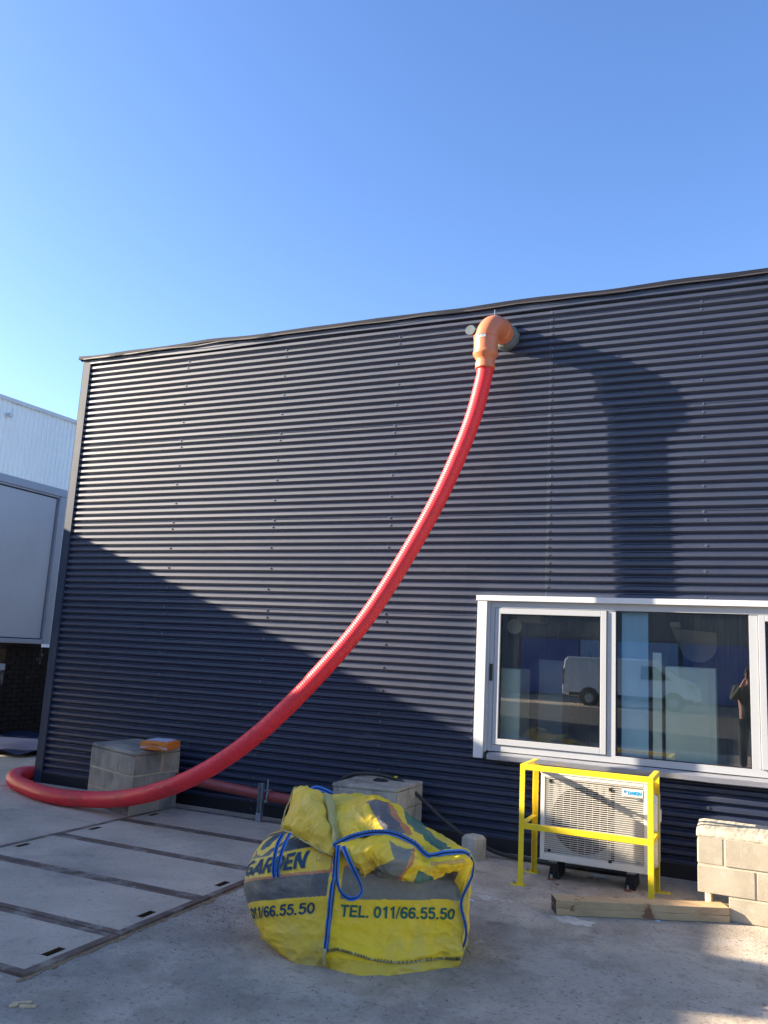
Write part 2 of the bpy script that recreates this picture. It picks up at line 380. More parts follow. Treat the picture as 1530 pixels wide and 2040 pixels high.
for i in range(n + 1):
    x = -7.6 + (XR + 7.6) * i / n; wv = .02 * noise.noise(Vector((x * .6, 2, 5)))
    rows.append([Vector((x, -.030, 5.21)), Vector((x, -.034, 5.140 + wv)), Vector((x, -.024, 5.136 + wv))])
m.grid(rows); m.build('flashing', MT['clad'], bld)
# side and rear walls, roof, room shell
bx('side_wall', (-7.71, .22, 0), (-7.64, 9, 5.2), MT['trim'], bld)
bx('roof', (-7.7, .35, 5.15), (XR, 9, 5.24), MT['trim'], bld)
bx('inner_wall', (-7.62, .06, .0), (-3.2, .10, 5.1), MT['trim'], bld)

# ================================================================== WINDOW BAND (part of the building: parts)
MT['room'] = mat('cream_room_wall', (.60, .58, .50), .8, 0, .3, .04, 1)
MT['roomfloor'] = mat('grey_room_floor', (.22, .22, .22), .7, 0, .4, .1, 1)
MT['roomrib'] = mat('grey_ribbed_sheet', (.25, .28, .28), .5)
MT['bluepanel'] = mat('pale_blue_board', (.45, .72, .90), .4, 0, .5, .12, 1.5)
MT['greenboard'] = mat('pale_green_board', (.80, .88, .74), .5, 0, .4, .05, 1)
MT['darkblue'] = mat('dark_blue_board', (.01, .02, .07), .5)
MT['lampwhite'] = mat('lamp_diffuser', (.8, .78, .66), .5)
gm = bpy.data.materials.new('window_glass'); gm.use_nodes = True; t = gm.node_tree; t.nodes.remove(t.nodes['Principled BSDF'])
tr = t.nodes.new('ShaderNodeBsdfTransparent'); tr.inputs[0].default_value = (.92, .97, .94, 1)
gl = t.nodes.new('ShaderNodeBsdfGlossy'); gl.inputs['Roughness'].default_value = .0; gl.inputs[0].default_value = (.9, .95, 1, 1)
fr = t.nodes.new('ShaderNodeFresnel'); fr.inputs[0].default_value = 1.5
ma = t.nodes.new('ShaderNodeMath'); ma.operation = 'MULTIPLY_ADD'; ma.inputs[1].default_value = 1.6; ma.inputs[2].default_value = .10; ma.use_clamp = True
ms = t.nodes.new('ShaderNodeMixShader'); t.links.new(fr.outputs[0], ma.inputs[0]); t.links.new(ma.outputs[0], ms.inputs[0])
t.links.new(tr.outputs[0], ms.inputs[1]); t.links.new(gl.outputs[0], ms.inputs[2]); df = t.nodes.new('ShaderNodeBsdfDiffuse'); df.inputs[0].default_value = (.45, .55, .65, 1); m2 = t.nodes.new('ShaderNodeMixShader'); nz_ = t.nodes.new('ShaderNodeTexNoise'); nz_.inputs['Scale'].default_value = 3.0; nz_.inputs['Detail'].default_value = 8
gp = t.nodes.new('ShaderNodeNewGeometry'); t.links.new(gp.outputs['Position'], nz_.inputs['Vector']); mr_ = t.nodes.new('ShaderNodeMapRange'); mr_.inputs['From Min'].default_value = .35; mr_.inputs['From Max'].default_value = .75; mr_.inputs['To Min'].default_value = .006; mr_.inputs['To Max'].default_value = .022
t.links.new(nz_.outputs['Fac'], mr_.inputs['Value']); t.links.new(mr_.outputs[0], m2.inputs[0]); t.links.new(ms.outputs[0], m2.inputs[1]); t.links.new(df.outputs[0], m2.inputs[2]); t.links.new(m2.outputs[0], t.nodes['Material Output'].inputs[0])
bn_ = t.nodes.new('ShaderNodeTexNoise'); bn_.inputs['Scale'].default_value = 1.6; t.links.new(gp.outputs['Position'], bn_.inputs['Vector']); bb_ = t.nodes.new('ShaderNodeBump'); bb_.inputs['Strength'].default_value = .015; bb_.inputs['Distance'].default_value = .01; t.links.new(bn_.outputs['Fac'], bb_.inputs['Height']); t.links.new(bb_.outputs[0], gl.inputs['Normal'])
MT['glass'] = gm

win = tag(empty('window', (-1.1, 0, 1.5)), None); win.parent = bld; win.location = Vector((-1.1, 0, 1.5)) - Vector(bld.location)
WR = 4.1
# outer casing
def wb(name, a, b, mt, bev=.0015): return bx(name, a, b, MT[mt], win, bevel=bev)
wb('casing', (-2.352, -.075, 2.243), (-.447, .05, 2.292), 'white'); wb('casing', (-.4445, -.075, 2.243), (WR, .05, 2.292), 'white')
wb('casing', (-2.338, -.068, .800), (-2.246, .05, 2.242), 'white')
m = MB()
rows = []
for i in range(61):
    x = -2.20 + (WR + 2.2) * i / 60; wv = .004 * noise.noise(Vector((x * 2, 0, 0)))
    rows.append([Vector((x, .03, .868)), Vector((x, -.03, .860 + wv)), Vector((x, -.088 + wv, .842 + wv)), Vector((x, -.094 + wv, .838 + wv)), Vector((x, -.096 + wv, .800 + wv)), Vector((x, -.086 + wv, .792 + wv)), Vector((x, -.02, .80))])
m.grid(rows); m.build('sill', MT['sill'], win)
# fixed frame
ZB, ZTp = .868, 2.243
wb('frame', (-2.246, -.028, 2.180), (WR, .05, 2.2425), 'alu'); wb('frame', (-2.190, -.020, ZB), (WR, .05, .926), 'alu')
wb('frame', (-2.246, -.030, ZB), (-2.176, .05, 2.180), 'alu')
wb('frame', (-2.2455, -.052, ZB - .01), (-2.222, -.0305, 2.2415), 'alu')
mull = [(-1.142, -1.067), (.016, .083), (1.145, 1.215), (2.32, 2.39)]
for a, b in mull: wb('frame', (a, -.020, .926), (b, .05, 2.180), 'alu')
# sashes
def sash(x0, x1, z0, z1):
    w_ = .052
    for a, b in (((x0, z0), (x0 + w_, z1)), ((x1 - w_, z0), (x1, z1)), ((x0 + w_, z0), (x1 - w_, z0 + w_)), ((x0 + w_, z1 - w_), (x1 - w_, z1))):
        wb('sash', (a[0], -.034, a[1]), (b[0], .035, b[1]), 'alu', .003)
    return x0 + w_, x1 - w_, z0 + w_, z1 - w_
def pane(x0, x1, z0, z1, y=.004):
    e = .007
    for a, b in (((x0, z0), (x0 + e, z1)), ((x1 - e, z0), (x1, z1)), ((x0 + e, z0), (x1 - e, z0 + e)), ((x0 + e, z1 - e), (x1 - e, z1))):
        wb('gasket', (a[0], -.014, a[1]), (b[0], .02, b[1]), 'gasket', 0)
    m = MB(); m.add([(x0, y, z0), (x1, y, z0), (x1, y, z1), (x0, y, z1)], [(0, 1, 2, 3)]); m.build('pane', MT['glass'], win)
pane(*sash(-2.172, -1.146, .930, 2.176)); pane(-1.067, .016, .926, 2.180, .012); pane(*sash(.087, 1.141, .930, 2.176)); pane(1.215, 2.32, .926, 2.18, .012); pane(*sash(2.394, WR, .93, 2.176))
la = wb('latch', (-2.213, -.038, 1.50), (-2.184, -.0295, 1.655), 'black', .002)

# ---- room behind the glass
RMD = 4.2
m = MB(); m.add([(-3.2, .10, .02), (WR, .10, .02), (WR, RMD, .02), (-3.2, RMD, .02)], [(0, 1, 2, 3)]); m.build('room_floor', MT['roomfloor'], bld)
m = MB(); m.add([(-3.2, .08, 2.62), (WR, .08, 2.62), (WR, RMD, 2.62), (-3.2, RMD, 2.62)], [(0, 3, 2, 1)]); m.build('room_ceiling', MT['room'], bld)
bx('room_wall', (-3.25, .10, .02), (-3.2, RMD, 2.62), MT['roomrib'], bld); bx('room_wall', (WR, .10, .02), (WR + .05, RMD, 2.62), MT['room'], bld)
m = MB(); n = 0; x = -3.2; P = [[], []]
while x < WR:
    for dx, y in ((0, 0), (.09, 0), (.10, -.03), (.14, -.03), (.15, 0)): P[0].append(Vector((x + dx, RMD + y, .02))); P[1].append(Vector((x + dx, RMD + y, 2.62)))
    x += .15
m.grid(P); m.build('room_wall', MT['roomrib'], bld)
bx('partition', (-1.02, .9, .02), (-.97, RMD - .05, 2.61), MT['room'], bld)
def thing_box(name, a, b, mt, label, cat, bev=.004, group=None):
    c = Vector(((a[0]+b[0])/2, (a[1]+b[1])/2, a[2])); m = MB(); m.box(a, b); o = m.build(name, MT[mt], None, bevel=bev, origin=c); return tag(o, label, cat, group)
# window ledge inside, boards and post that stand behind the panes
bx('window_ledge', (-3.19, .06, .80), (WR, .50, .84), MT['room'], bld)
thing_box('leaning_board', (-1.03, .07, .842), (-.80, .09, 2.50), 'bluepanel', 'tall pale blue board standing just behind the wide fixed pane', 'board')
o = thing_box('board_post', (-.765, .07, .842), (-.69, .12, 1.83), 'greenboard', 'narrow pale green post standing beside the pale blue board behind the glass', 'post')
o = thing_box('cabinet', (-.665, .12, .842), (-.25, .50, 1.72), 'greenboard', 'large pale green cabinet standing in the middle of the wide pane', 'cabinet', .01)
bx('cabinet_door', (-.66, .105, .86), (-.30, .1185, 1.71), MT['greenboard'], None).parent = None
bpy.data.objects['cabinet_door'].parent = o; bpy.data.objects['cabinet_door'].location = -Vector(o.location)
o = thing_box('cabinet', (-2.28, .12, .842), (-1.955, .50, 1.62), 'greenboard', 'pale green cabinet standing behind the left lower corner of the sliding window', 'cabinet', .01)
o = thing_box('locker', (-1.90, .62, .842), (-1.66, .95, 1.72), 'roomrib', 'narrow grey locker standing beside the pale green cabinet behind the sliding window', 'locker', .006)
# wall-mounted curved box (electric fitting)
m = MB(); cx_, cz_ = -.46, 1.96; pts = []
for k in range(13):
    a = math.pi * k / 12; pts.append((cx_ + .17 * math.cos(a + math.pi), cz_ - .17 * math.sin(a)))
pts = [(cx_ - .22, cz_ + .13), (cx_ + .19, cz_ + .10)] + [(cx_ + .17 * math.cos(-a * math.pi / 10) + .02, cz_ - .02 + .17 * math.sin(-a * math.pi / 10)) for a in range(0, 9)]
nn = len(pts); m.add([(x, 1.0, z) for x, z in pts] + [(x, 1.16, z) for x, z in pts], [tuple(range(nn)), tuple(reversed(range(nn, 2 * nn)))] + [(i, (i + 1) % nn, (i + 1) % nn + nn, i + nn) for i in range(nn)])
o = recalc(m.build('wall_fan', MT['room'], None, origin=(cx_, 1.0, cz_))); tag(o, 'rounded cream wall fixture seen through the glass above the large cabinet', 'wall fixture')
bx('bracket', (cx_ - .23, .98, cz_ + .14), (cx_ - .14, 1.2, cz_ + .19), MT['lampwhite'], None); b_ = bpy.data.objects['bracket']; b_.parent = o; b_.location = -Vector(o.location)
# ceiling lamp behind the sliding pane
lp = atY(1057, 1233, 1.3); o = empty('ceiling_lamp', (lp.x, lp.y, 2.62)); tag(o, 'square cream ceiling lamp seen through the top of the sliding window', 'ceiling lamp')
bx('lamp_housing', (lp.x - .13, lp.y - .1, lp.z - .035), (lp.x + .13, lp.y + .3, lp.z + .035), MT['lampwhite'], o, bevel=.015); bx('lamp_rod', (lp.x - .01, lp.y, lp.z + .036), (lp.x + .01, lp.y + .02, 2.618), MT['galv'], o)
ck = atY(1025, 1248, .45); o = empty('pale_disc', ck); tag(o, 'round pale disc hanging close behind the upper left corner of the sliding window', 'clock')  # plain pale disc on a wire, of no known kind
m = MB(); m.tube([ck + Vector((0, .004, 0)), ck + Vector((0, -.01, 0))], .074, 32); m.build('disc_face', MT['lampwhite'], o, auto=30)
m = MB(); m.tube([ck + Vector((0, 0, .07)), Vector((ck.x, ck.y, 2.615))], .003, 6); m.build('hanging_wire', MT['galv'], o)

# ================================================================== LEFT: CONTAINER, WAREHOUSE
cont = tag(empty('container', (-10.9, 0, 0)), 'white raised container cabin with grey frame standing left of the dark building', 'container')
CX0, CXF = -13.4, -10.9
def cb(name, a, b, mt, bev=.01): return bx(name, a, b, MT[mt], cont, bevel=bev)
cb('box_body', (CX0, -3.18, 1.60), (CXF - .06, 3.02, 4.16), 'contwhite')
cb('side_panel', (CXF - .059, -3.05, 1.645), (CXF - .035, 2.885, 4.055), 'contwhite', .02)
cb('panel_seal', (CXF - .0598, -3.07, 1.635), (CXF - .045, 2.898, 4.068), 'trim', .0)
cb('top_rail', (CXF - .14, -3.2, 4.10), (CXF + .02, 3.06, 4.235), 'contframe'); cb('top_rail', (CXF - .14, -3.2, 4.072), (CXF - .005, 3.06, 4.098), 'contframe', .0)
cb('corner_post', (CXF - .14, 2.92, 1.56), (CXF + .015, 3.065, 4.10), 'contframe')
cb('bottom_rail', (CXF - .14, -3.2, 1.555), (CXF + .0, 2.918, 1.63), 'contframe')
cb('hinge', (CXF - .02, 1.55, 3.03), (CXF + .03, 1.83, 3.09), 'white'); cb('roof_edge', (CX0, -3.2, 4.16), (CXF - .141, 3.06, 4.23), 'contframe')
for y in (-.0, 2.78, 1.4): pass
cb('underframe', (CX0, -3.2, 1.45), (CXF - .16, 3.06, 1.554), 'endgrain')
for (yy) in (-3.1, -.2, ): cb('support_leg', (CXF - .30, yy, 0), (CXF - .16, yy + .14, 1.45), 'endgrain')
# brick base wall under and behind the container
bw = tag(empty('brick_wall', (-10.9, 3.0, 0)), 'dark brick wall with traces of white paint under the raised container', 'brick wall')
bx('mortar', (-11.3, 2.32, 0), (-11.045, 9.0, 1.5), MT['darkmortar'], bw)
brick_me = None
for r in range(20):
    for c in range(6):
        y = 2.30 + c * .225 + (.1125 if r % 2 else 0); x = -11.043
        if brick_me is None:
            b0 = bx('brick', (0, 0, 0), (.018, .21, .062), MT['brick']); brick_me = b0.data; bb = b0
        else: bb = bpy.data.objects.new('brick', brick_me); COL.objects.link(bb)
        bb.parent = bw; bb.location = Vector((x, y, .01 + r * .0745)) - bw.location
bx('lintel', (-11.25, -.3, 1.12), (-11.0, 2.3, 1.22), MT['contframe'], bw); bx('door_post', (-11.1, 2.16, 0), (-11.0, 2.29, 1.119), MT['brick'], bw)
bx('back_wall', (-13.2, 8, 0), (-11, 8.2, 1.5), MT['dirt'], bw)
m = MB(); P = []
for j in range(13):
    P.append([Vector((-11.6 + 2.3 * i / 12, 1.2 + 2.6 * j / 12, .05 + .09 * noise.noise(Vector((i * .35, j * .35, 2))) + (.05 if 3 < j < 10 else 0))) for i in range(13)])
m.grid(P); o = m.build('blue_sheet', MT['bluetarp'], None, smooth=True, origin=(-10.5, 2, 0)); tag(o, 'dark blue plastic sheet lying on the ground behind the corner of the dark building', 'plastic sheet')
# unseen blocks added outside the frame, to throw the long shadow over the yard
st2 = tag(empty('shade_block', (-12, -5, 0)), 'unseen pale block added beyond the container to shade the yard', 'shadow caster')
bx('shade_block_body', (-14, -5.15, 0), (-10.9, -3.22, 4.03), MT['contwhite'], st2); bx('shade_block_top', (-14.1, -5.15, 4.03), (-10.88, -3.22, 4.09), MT['contframe'], st2)
bx('shadow_edge_box', (-11.3, -5.76, 0), (-10.9, -5.155, 4.24), MT['contframe'], st2); bx('shadow_edge_box', (-11.3, -5.88, 0), (-10.9, -5.765, 4.165), MT['contframe'], st2); bx('shadow_edge_box', (-11.3, -6.02, 0), (-10.9, -5.885, 4.22), MT['contframe'], st2)  # added boxes, their stepped tops shape the shadow edge on sack and yard
st3 = tag(empty('long_shade_block', (-13, -10, 0)), 'long unseen block added along the left edge to shade the yard', 'shadow caster')  # added out of view to shade the lower left foreground
bx('shade_block_body', (-16, -19, 0), (-10.9, -6.04, 3.99), MT['contwhite'], st3); bx('shade_block_top', (-16.1, -19.1, 3.99), (-10.86, -6.03, 4.06), MT['contframe'], st3)
wh = tag(empty('warehouse', (-15.3, 5, 0)), 'tall pale blue warehouse with vertical ribbed cladding behind the white container', 'warehouse')
m = MB(); y = 4.2; P = [[], []]; 
def wtop(y): return 6.965 + .022 * (y - 5)
while y < 16:
    for dy, dx in ((0, 0), (.055, 0), (.068, .022), (.105, .022), (.118, 0)):
        P[0].append(Vector((-15.3 + dx, y + dy, 0))); P[1].append(Vector((-15.3 + dx, y + dy, wtop(y + dy))))
    y += .130
m.grid(P); m.build('ribbed_cladding', MT['ware'], wh)
m = MB(); m.add([(-15.24, 4.18, wtop(4.2) - .05), (-15.24, 16.1, wtop(16.1) - .05), (-15.24, 16.1, wtop(16.1) + .04), (-15.24, 4.18, wtop(4.2) + .04), (-15.5, 4.18, wtop(4.2) + .04), (-15.5, 16.1, wtop(16.1) + .04)], [(0, 1, 2, 3), (3, 2, 5, 4)]); m.build('roof_edge', MT['contframe'], wh)
bx('warehouse_body', (-30, 4.2, 0), (-15.32, 16, 6.9), MT['ware'], wh)
m = MB(); p = atD(14, 826, 1); p = Vector((-15.27, 5.30, 6.61)); m.box(p + Vector((0, -.03, -.05)), p + Vector((.12, .05, .03))); m.build('outlet', MT['contframe'], wh)

# ================================================================== RED HOSE
hp = [(967, 722, -.432), (966, 742, -.424), (957.5, 782, -.432), (948, 826, -.447), (931, 866, -.472), (897, 947, -.52), (867, 1009, -.563), (822, 1088, -.635), (775, 1166, -.70), (716, 1253, -.80), (664, 1312, -.88), (610, 1371, -.95), (555, 1427, -1.02), (502, 1474, -1.08), (446, 1515, -1.13), (395, 1545, -1.16)]
H = [atY(x, y, d) for x, y, d in hp]
H += [atY(335, 1571, -1.18), atY(270, 1588, -1.10)]
H += [atZ(200, 1594, .125), atZ(130, 1590, .095), Vector((-6.60, -.90, .085)), Vector((-6.92, -.78, .083)), Vector((-7.42, -.56, .083)), Vector((-7.74, -.33, .083)), Vector((-7.93, -.10, .083)), Vector((-7.90, .10, .083)), Vector((-7.62, .26, .083)), Vector((-7.3, .32, .083))]
cl = arclen(catmull(H, 24), .12)
for _ in range(7): cl = [cl[0], cl[1]] + [cl[i] * .5 + (cl[i-1] + cl[i+1]) * .25 for i in range(2, len(cl) - 1)] + [cl[-1]]
cl = arclen(catmull(cl, 30), .0037)
R0 = .0760; RAMP = .0028
def ridge(i):
    return (0, .45, .95, 1, .95, .45)[i % 6]
rr = [R0 + RAMP * ridge(i) for i in range(len(cl))]
m = MB(); m.tube(cl, rr, 26, caps=False)
hose = m.build('drain_hose', MT['hose'], None, smooth=True, origin=H[0])
tag(hose, 'long red ribbed hose sagging from the terracotta pipe elbow down onto the concrete', 'hose')
# terracotta elbow with reducer
ex, ey = -2.227, -.432
elb = tag(empty('pipe_elbow', (-2.15, -.03, 4.87)), 'terracotta plastic drain elbow with reducer sticking out of the wall under the roof edge', 'pipe elbow')
m = MB()
zc = 4.885; rad = .112
path = [Vector((-2.15, .03, zc)), Vector((-2.155, -.12, zc)), Vector((-2.165, -.20, zc))]
for k in range(0, 11):
    a = math.pi / 2 * k / 10; path.append(Vector((-2.165 + (ex + 2.165) * k / 10, -.272 - .16 * math.sin(a), zc - .16 + .16 * math.cos(a))))
m.tube(path, rad, 36)
m.build('bend', MT['pvc'], elb, auto=40)
def lathe(name, prof, mt, parent, axis='z', c=(0, 0), n=36):
    m = MB(); m.tube([Vector((c[0], c[1], z)) for r, z in prof], [r for r, z in prof], n); return m.build(name, mt, parent, auto=35)
lathe('socket', [(.112, 4.738), (.121, 4.736), (.122, 4.724), (.116, 4.720), (.114, 4.636), (.1135, 4.586), (.119, 4.581), (.122, 4.566), (.119, 4.551), (.108, 4.536), (.094, 4.511), (.089, 4.504), (.088, 4.476), (.094, 4.473), (.095, 4.421), (.090, 4.414), (.078, 4.414)], MT['pvc'], elb, c=(ex, ey))
m = MB(); m.tube([(-2.156, -.172, zc), (-2.158, -.178, zc), (-2.164, -.210, zc), (-2.166, -.216, zc)], [.113, .122, .122, .113], 36, caps=False); m.build('socket_ring', MT['pvc'], elb, auto=35)
m = MB(); m.box((ex - .022, ey - .1185, 4.695), (ex + .028, ey - .1165, 4.73)); o = m.build('sticker', MT['white'], elb)
m = MB(); m.box((ex - .014, ey - .1200, 4.702), (ex + .018, ey - .1186, 4.722)); m.build('sticker_print', MT['galv'], o)
m = MB(); m.tube([(-2.148, .01, zc), (-2.148, -.04, zc - .005), (-2.152, -.10, zc - .01), (-2.152, -.112, zc - .01)], [.138, .132, .127, .120], 32, caps=False); m.build('wall_sleeve', MT['greysleeve'], elb, auto=50)
m = MB(); m.tube([(-2.148, -.104, zc - .01), (-2.148, -.116, zc - .01)], [.127, .10], 32); m.build('sleeve_clamp', MT['greysleeve'], elb, auto=30)
# small open side branch facing the yard
bc = atY(937, 657.5, -.50)
m = MB(); m.tube([Vector((ex, ey, bc.z)), Vector((bc.x + .03, ey + .01, bc.z)), Vector((bc.x + .005, ey - .01, bc.z)), bc + Vector((0, .03, 0))], .030, 20); o = m.build('side_branch', MT['pvc'], elb, auto=50)
m = MB(); m.tube([bc + Vector((0, .035, 0)), bc, bc + Vector((0, -.004, 0)), bc + Vector((0, -.003, 0)), bc + Vector((0, .03, 0))], [.044, .050, .048, .038, .036], 24, caps=False); m.tube([bc + Vector((0, .030, 0)), bc + Vector((0, .032, 0))], [.0355, .0355], 20); m.build('branch_ring', MT['greysleeve'], o, auto=50)
m = MB(); m.tube([bc + Vector((0, 0, -.045)), bc + Vector((.02, .02, -.065)), bc + Vector((.06, .04, -.085))], .003, 6); m.build('wire', MT['galv'], elb)
m = MB(); m.tube([(ex + .055, -.36, zc + .09), (ex + .057, -.36, zc + .150)], .004, 6); m.build('clamp_bolt', MT['galv'], elb)

# ================================================================== BLOCKWORK
def blockpile(name, org, ang, courses, h, label, cat, mb, mm, LX, LY, off=0, cap=None, rough=.004, bev=.012):
    """block core with individual blocks on its two visible faces.
    courses: per face list of joint positions"""
    root = tag(empty(name, org, ang), label, cat, 'blocks of masonry standing in the yard'); return root
def face_blocks(root, origin, ux, out, L, joints, zs, mt, t=.014, bev=.006, jw=.010, name='block'):
    """blocks as proud pieces on a vertical face. ux: dir along face, out: outward normal, joints[r]= list of cut positions"""
    for r, (za, zb) in enumerate(zs):
        cuts = joints[r]
        for a, b in zip(cuts, cuts[1:]):
            m = MB(); j = random.uniform(-.002, .003)
            p0 = origin + ux * (a + jw / 2) + Vector((0, 0, za + jw / 2)); p1 = origin + ux * (b - jw / 2) + Vector((0, 0, zb - jw / 2))
            q = out * (t + j); i_ = out * (-.01)
            vs = [p0 + i_, Vector((p1.x, p1.y, p0.z)) + i_, p1 + i_, Vector((p0.x, p0.y, p1.z)) + i_, p0 + q, Vector((p1.x, p1.y, p0.z)) + q, p1 + q, Vector((p0.x, p0.y, p1.z)) + q]
            m.add(vs, [(0,1,2,3),(4,7,6,5),(0,4,5,1),(1,5,6,2),(2,6,7,3),(3,7,4,0)])
            o = recalc(m.build(name, mt, root, bevel=bev))
# --- left pile
N0 = Vector((-5.548, -.893, 0)); LT = Vector((-6.36, -.60, 0)); RB = Vector((-5.50, -.235, 0))
h1 = .615
rt = tag(empty('block_plinth', (-5.9, -.5, 0)), 'square plinth of grey cement blocks with an orange packet on top', 'block plinth')
ux = (LT - N0).normalized(); ol = Vector((ux.y, -ux.x, 0)); ol = ol if ol.y < 0 else -ol
vx = (RB - N0).normalized(); orr = Vector((vx.y, -vx.x, 0)); orr = orr if orr.x > 0 else -orr
LL, LRr = (LT - N0).length, (RB - N0).length
BK = LT + (RB - N0)
ins = .006
def prism(name, pts, z0, z1, mt, parent, bevel=0.0):
    m = MB(); n = len(pts); m.add([(p.x, p.y, z0) for p in pts] + [(p.x, p.y, z1) for p in pts], [tuple(range(n)), tuple(range(n, 2*n))] + [(i, (i+1) % n, (i+1) % n + n, i + n) for i in range(n)])
    return recalc(m.build(name, mt, parent, bevel=bevel))
prism('mortar_core', [N0 + ol*.002 + orr*.002, LT + ol*.002, BK, RB + orr*.002], 0, h1 - .05, MT['mortar'], rt)
prism('top_cap', [N0 - ol*-.009 - orr*-.009, LT + ol*.009 - ux*-.0, BK, RB + orr*.009], h1 - .050, h1, MT['cmu'], rt, .022)
zs = [(.0, .185), (.185, .378), (.378, .572)]
face_blocks(rt, N0 + ol*.002, ux, ol, LL, [[0, .30, .62, LL], [0, .50, LL], [0, .26, LL]], zs, MT['cmu'], t=.004, jw=.015)
face_blocks(rt, N0 + orr*.002, vx, orr, LRr, [[0, .40, LRr], [0, .20, LRr], [0, .40, LRr]], zs, MT['cmu'], t=.004, jw=.015)
c = N0 + ux*.33 + vx*.36
m = MB(); m.tube([c + Vector((0, 0, h1 - .02)), c + Vector((0, 0, h1 + .0015))], .045, 14); m.build('hole_shade_disc', MT['acdark'], rt)  # dark disc on the top: the hole's shade put into its colour
m = MB(); m.tube([c + Vector((.02, .03, h1 + .012)), c + Vector((.22, .10, h1 + .014))], .012, 10); m.tube([c + Vector((-.05, .05, h1 + .008)), c + Vector((.03, .02, h1 + .03)), c + Vector((.09, .04, h1 + .01))], .006, 8); m.build('lifting_eye', MT['galv'], rt)
# orange packet
pk = tag(empty('packet', (-5.55, -.6, h1)), 'flat orange packet with pale top label lying on the left block plinth', 'packet')
pm = Matrix.Translation((-5.475, -.60, h1 + .001)) @ Matrix.Rotation(R_(10), 4, 'Z') @ Matrix.Rotation(R_(2), 4, 'X')
def bagbox(w_, d_, hh):
    P = []; 
    m = MB(); nx, ny = 12, 8
    def pt(u, v, s):
        x = (u - .5) * w_; y = (v - .5) * d_; e = (1 - abs(2*u - 1)**6) * (1 - abs(2*v - 1)**6)
        z = hh / 2 + s * hh / 2 * (.62 + .38 * e) + .004 * noise.noise(Vector((u * 5, v * 5, s + 2)))
        return pm @ Vector((x, y, z))
    m.grid([[pt(i/nx, j/ny, 1) for i in range(nx+1)] for j in range(ny+1)]); m.grid([[pt(i/nx, j/ny, -1) for i in range(nx+1)] for j in range(ny+1)])
    for f in (lambda t, s: pt(t, 0, s), lambda t, s: pt(t, 1, s), lambda t, s: pt(0, t, s), lambda t, s: pt(1, t, s)):
        m.grid([[f(i/12, -1) for i in range(13)], [f(i/12, 1) for i in range(13)]])
    return m, pt
m, ppt = bagbox(.30, .27, .105); o = recalc(m.build('packet_body', MT['orange'], pk))
m = MB(); m.grid([[ppt(.08 + .84*i/8, .12 + .80*j/6, 1) + Vector((0, 0, .0015)) for i in range(9)] for j in range(7)]); m.build('top_label', MT['paper'], pk)
m = MB()
for sgn in (0, 1):
    P = [[], []]
    for i in range(9):
        t = i / 8 * .42; u = t if sgn == 0 else 1 - t; z = .25 + .35 * (t / .42) ** 2
        for k, dz in ((0, -.10 * (1 - t / .45)), (1, .10 * (1 - t / .45))):
            a = ppt(u, 0, -1); b = ppt(u, 0, 1); P[k].append(a.lerp(b, z + dz) + Vector((0, -.002, 0)))
    m.grid(P)
m.build('white_swoosh', MT['paper'], pk)
m = MB()
for k in range(7):
    u = .36 + .045 * k; a = ppt(u, 0, -1); b = ppt(u, 0, 1)
    if k == 1: continue
    m.box(a.lerp(b, .70) + Vector((0, -.003, 0)), a.lerp(b, .80) + Vector((.009, -.0018, 0)))
tag(m.build('small_print', MT['endgrain'], pk), kind='stuff')
# --- block behind the bag
r2 = tag(empty('concrete_block', (-3.1, -.45, 0)), 'pale concrete block behind the yellow sack with a dark hose lying across its top', 'concrete block')
A2, B2, C2, D2 = Vector((-3.385, -.80, 0)), Vector((-2.815, -.72, 0)), Vector((-2.80, -.14, 0)), Vector((-3.40, -.17, 0)); h2 = .548
prism('mortar_core', [A2 + Vector((.01,.01,0)), B2 + Vector((-.01,.01,0)), C2, D2], 0, h2 - .03, MT['mortar'], r2)
prism('top_cap', [A2 + Vector((-.012,-.012,0)), B2 + Vector((.012,-.012,0)), C2 + Vector((.012, 0, 0)), D2], h2 - .035, h2, MT['cmu3'], r2, .012)
u2 = (B2 - A2).normalized(); o2 = Vector((u2.y, -u2.x, 0)); v2 = (C2 - B2).normalized(); p2 = Vector((v2.y, -v2.x, 0))
zs2 = [(0, .19), (.19, .352), (.352, .514)]
face_blocks(r2, A2, u2, o2, .57, [[0, .3, .575], [0, .15, .575], [0, .37, .575]], zs2, MT['cmu3'], jw=.004)
face_blocks(r2, B2, v2, p2, .58, [[0, .3, .58], [0, .42, .58], [0, .58]], zs2, MT['cmu3'], jw=.004)
m = MB(); c = Vector((-3.1, -.42, h2)); m.tube([c + Vector((-.06, 0, .004)), c + Vector((-.03, 0, .018)), c + Vector((.04, .01, .016)), c + Vector((.07, .01, .003))], .008, 8); m.tube([c + Vector((0, 0, -.01)), c + Vector((0, 0, .002))], .075, 16); m.build('lifting_eye', MT['endgrain'], r2)
m = MB(); m.box((-2.99, -.36, h2 + .034), (-2.965, -.345, h2 + .048)); tag(m.build('yellow_scrap', MT['yellow'], None, origin=(-2.975, -.35, h2)), 'tiny yellow scrap beside the dark hose on the pale concrete block', 'scrap')
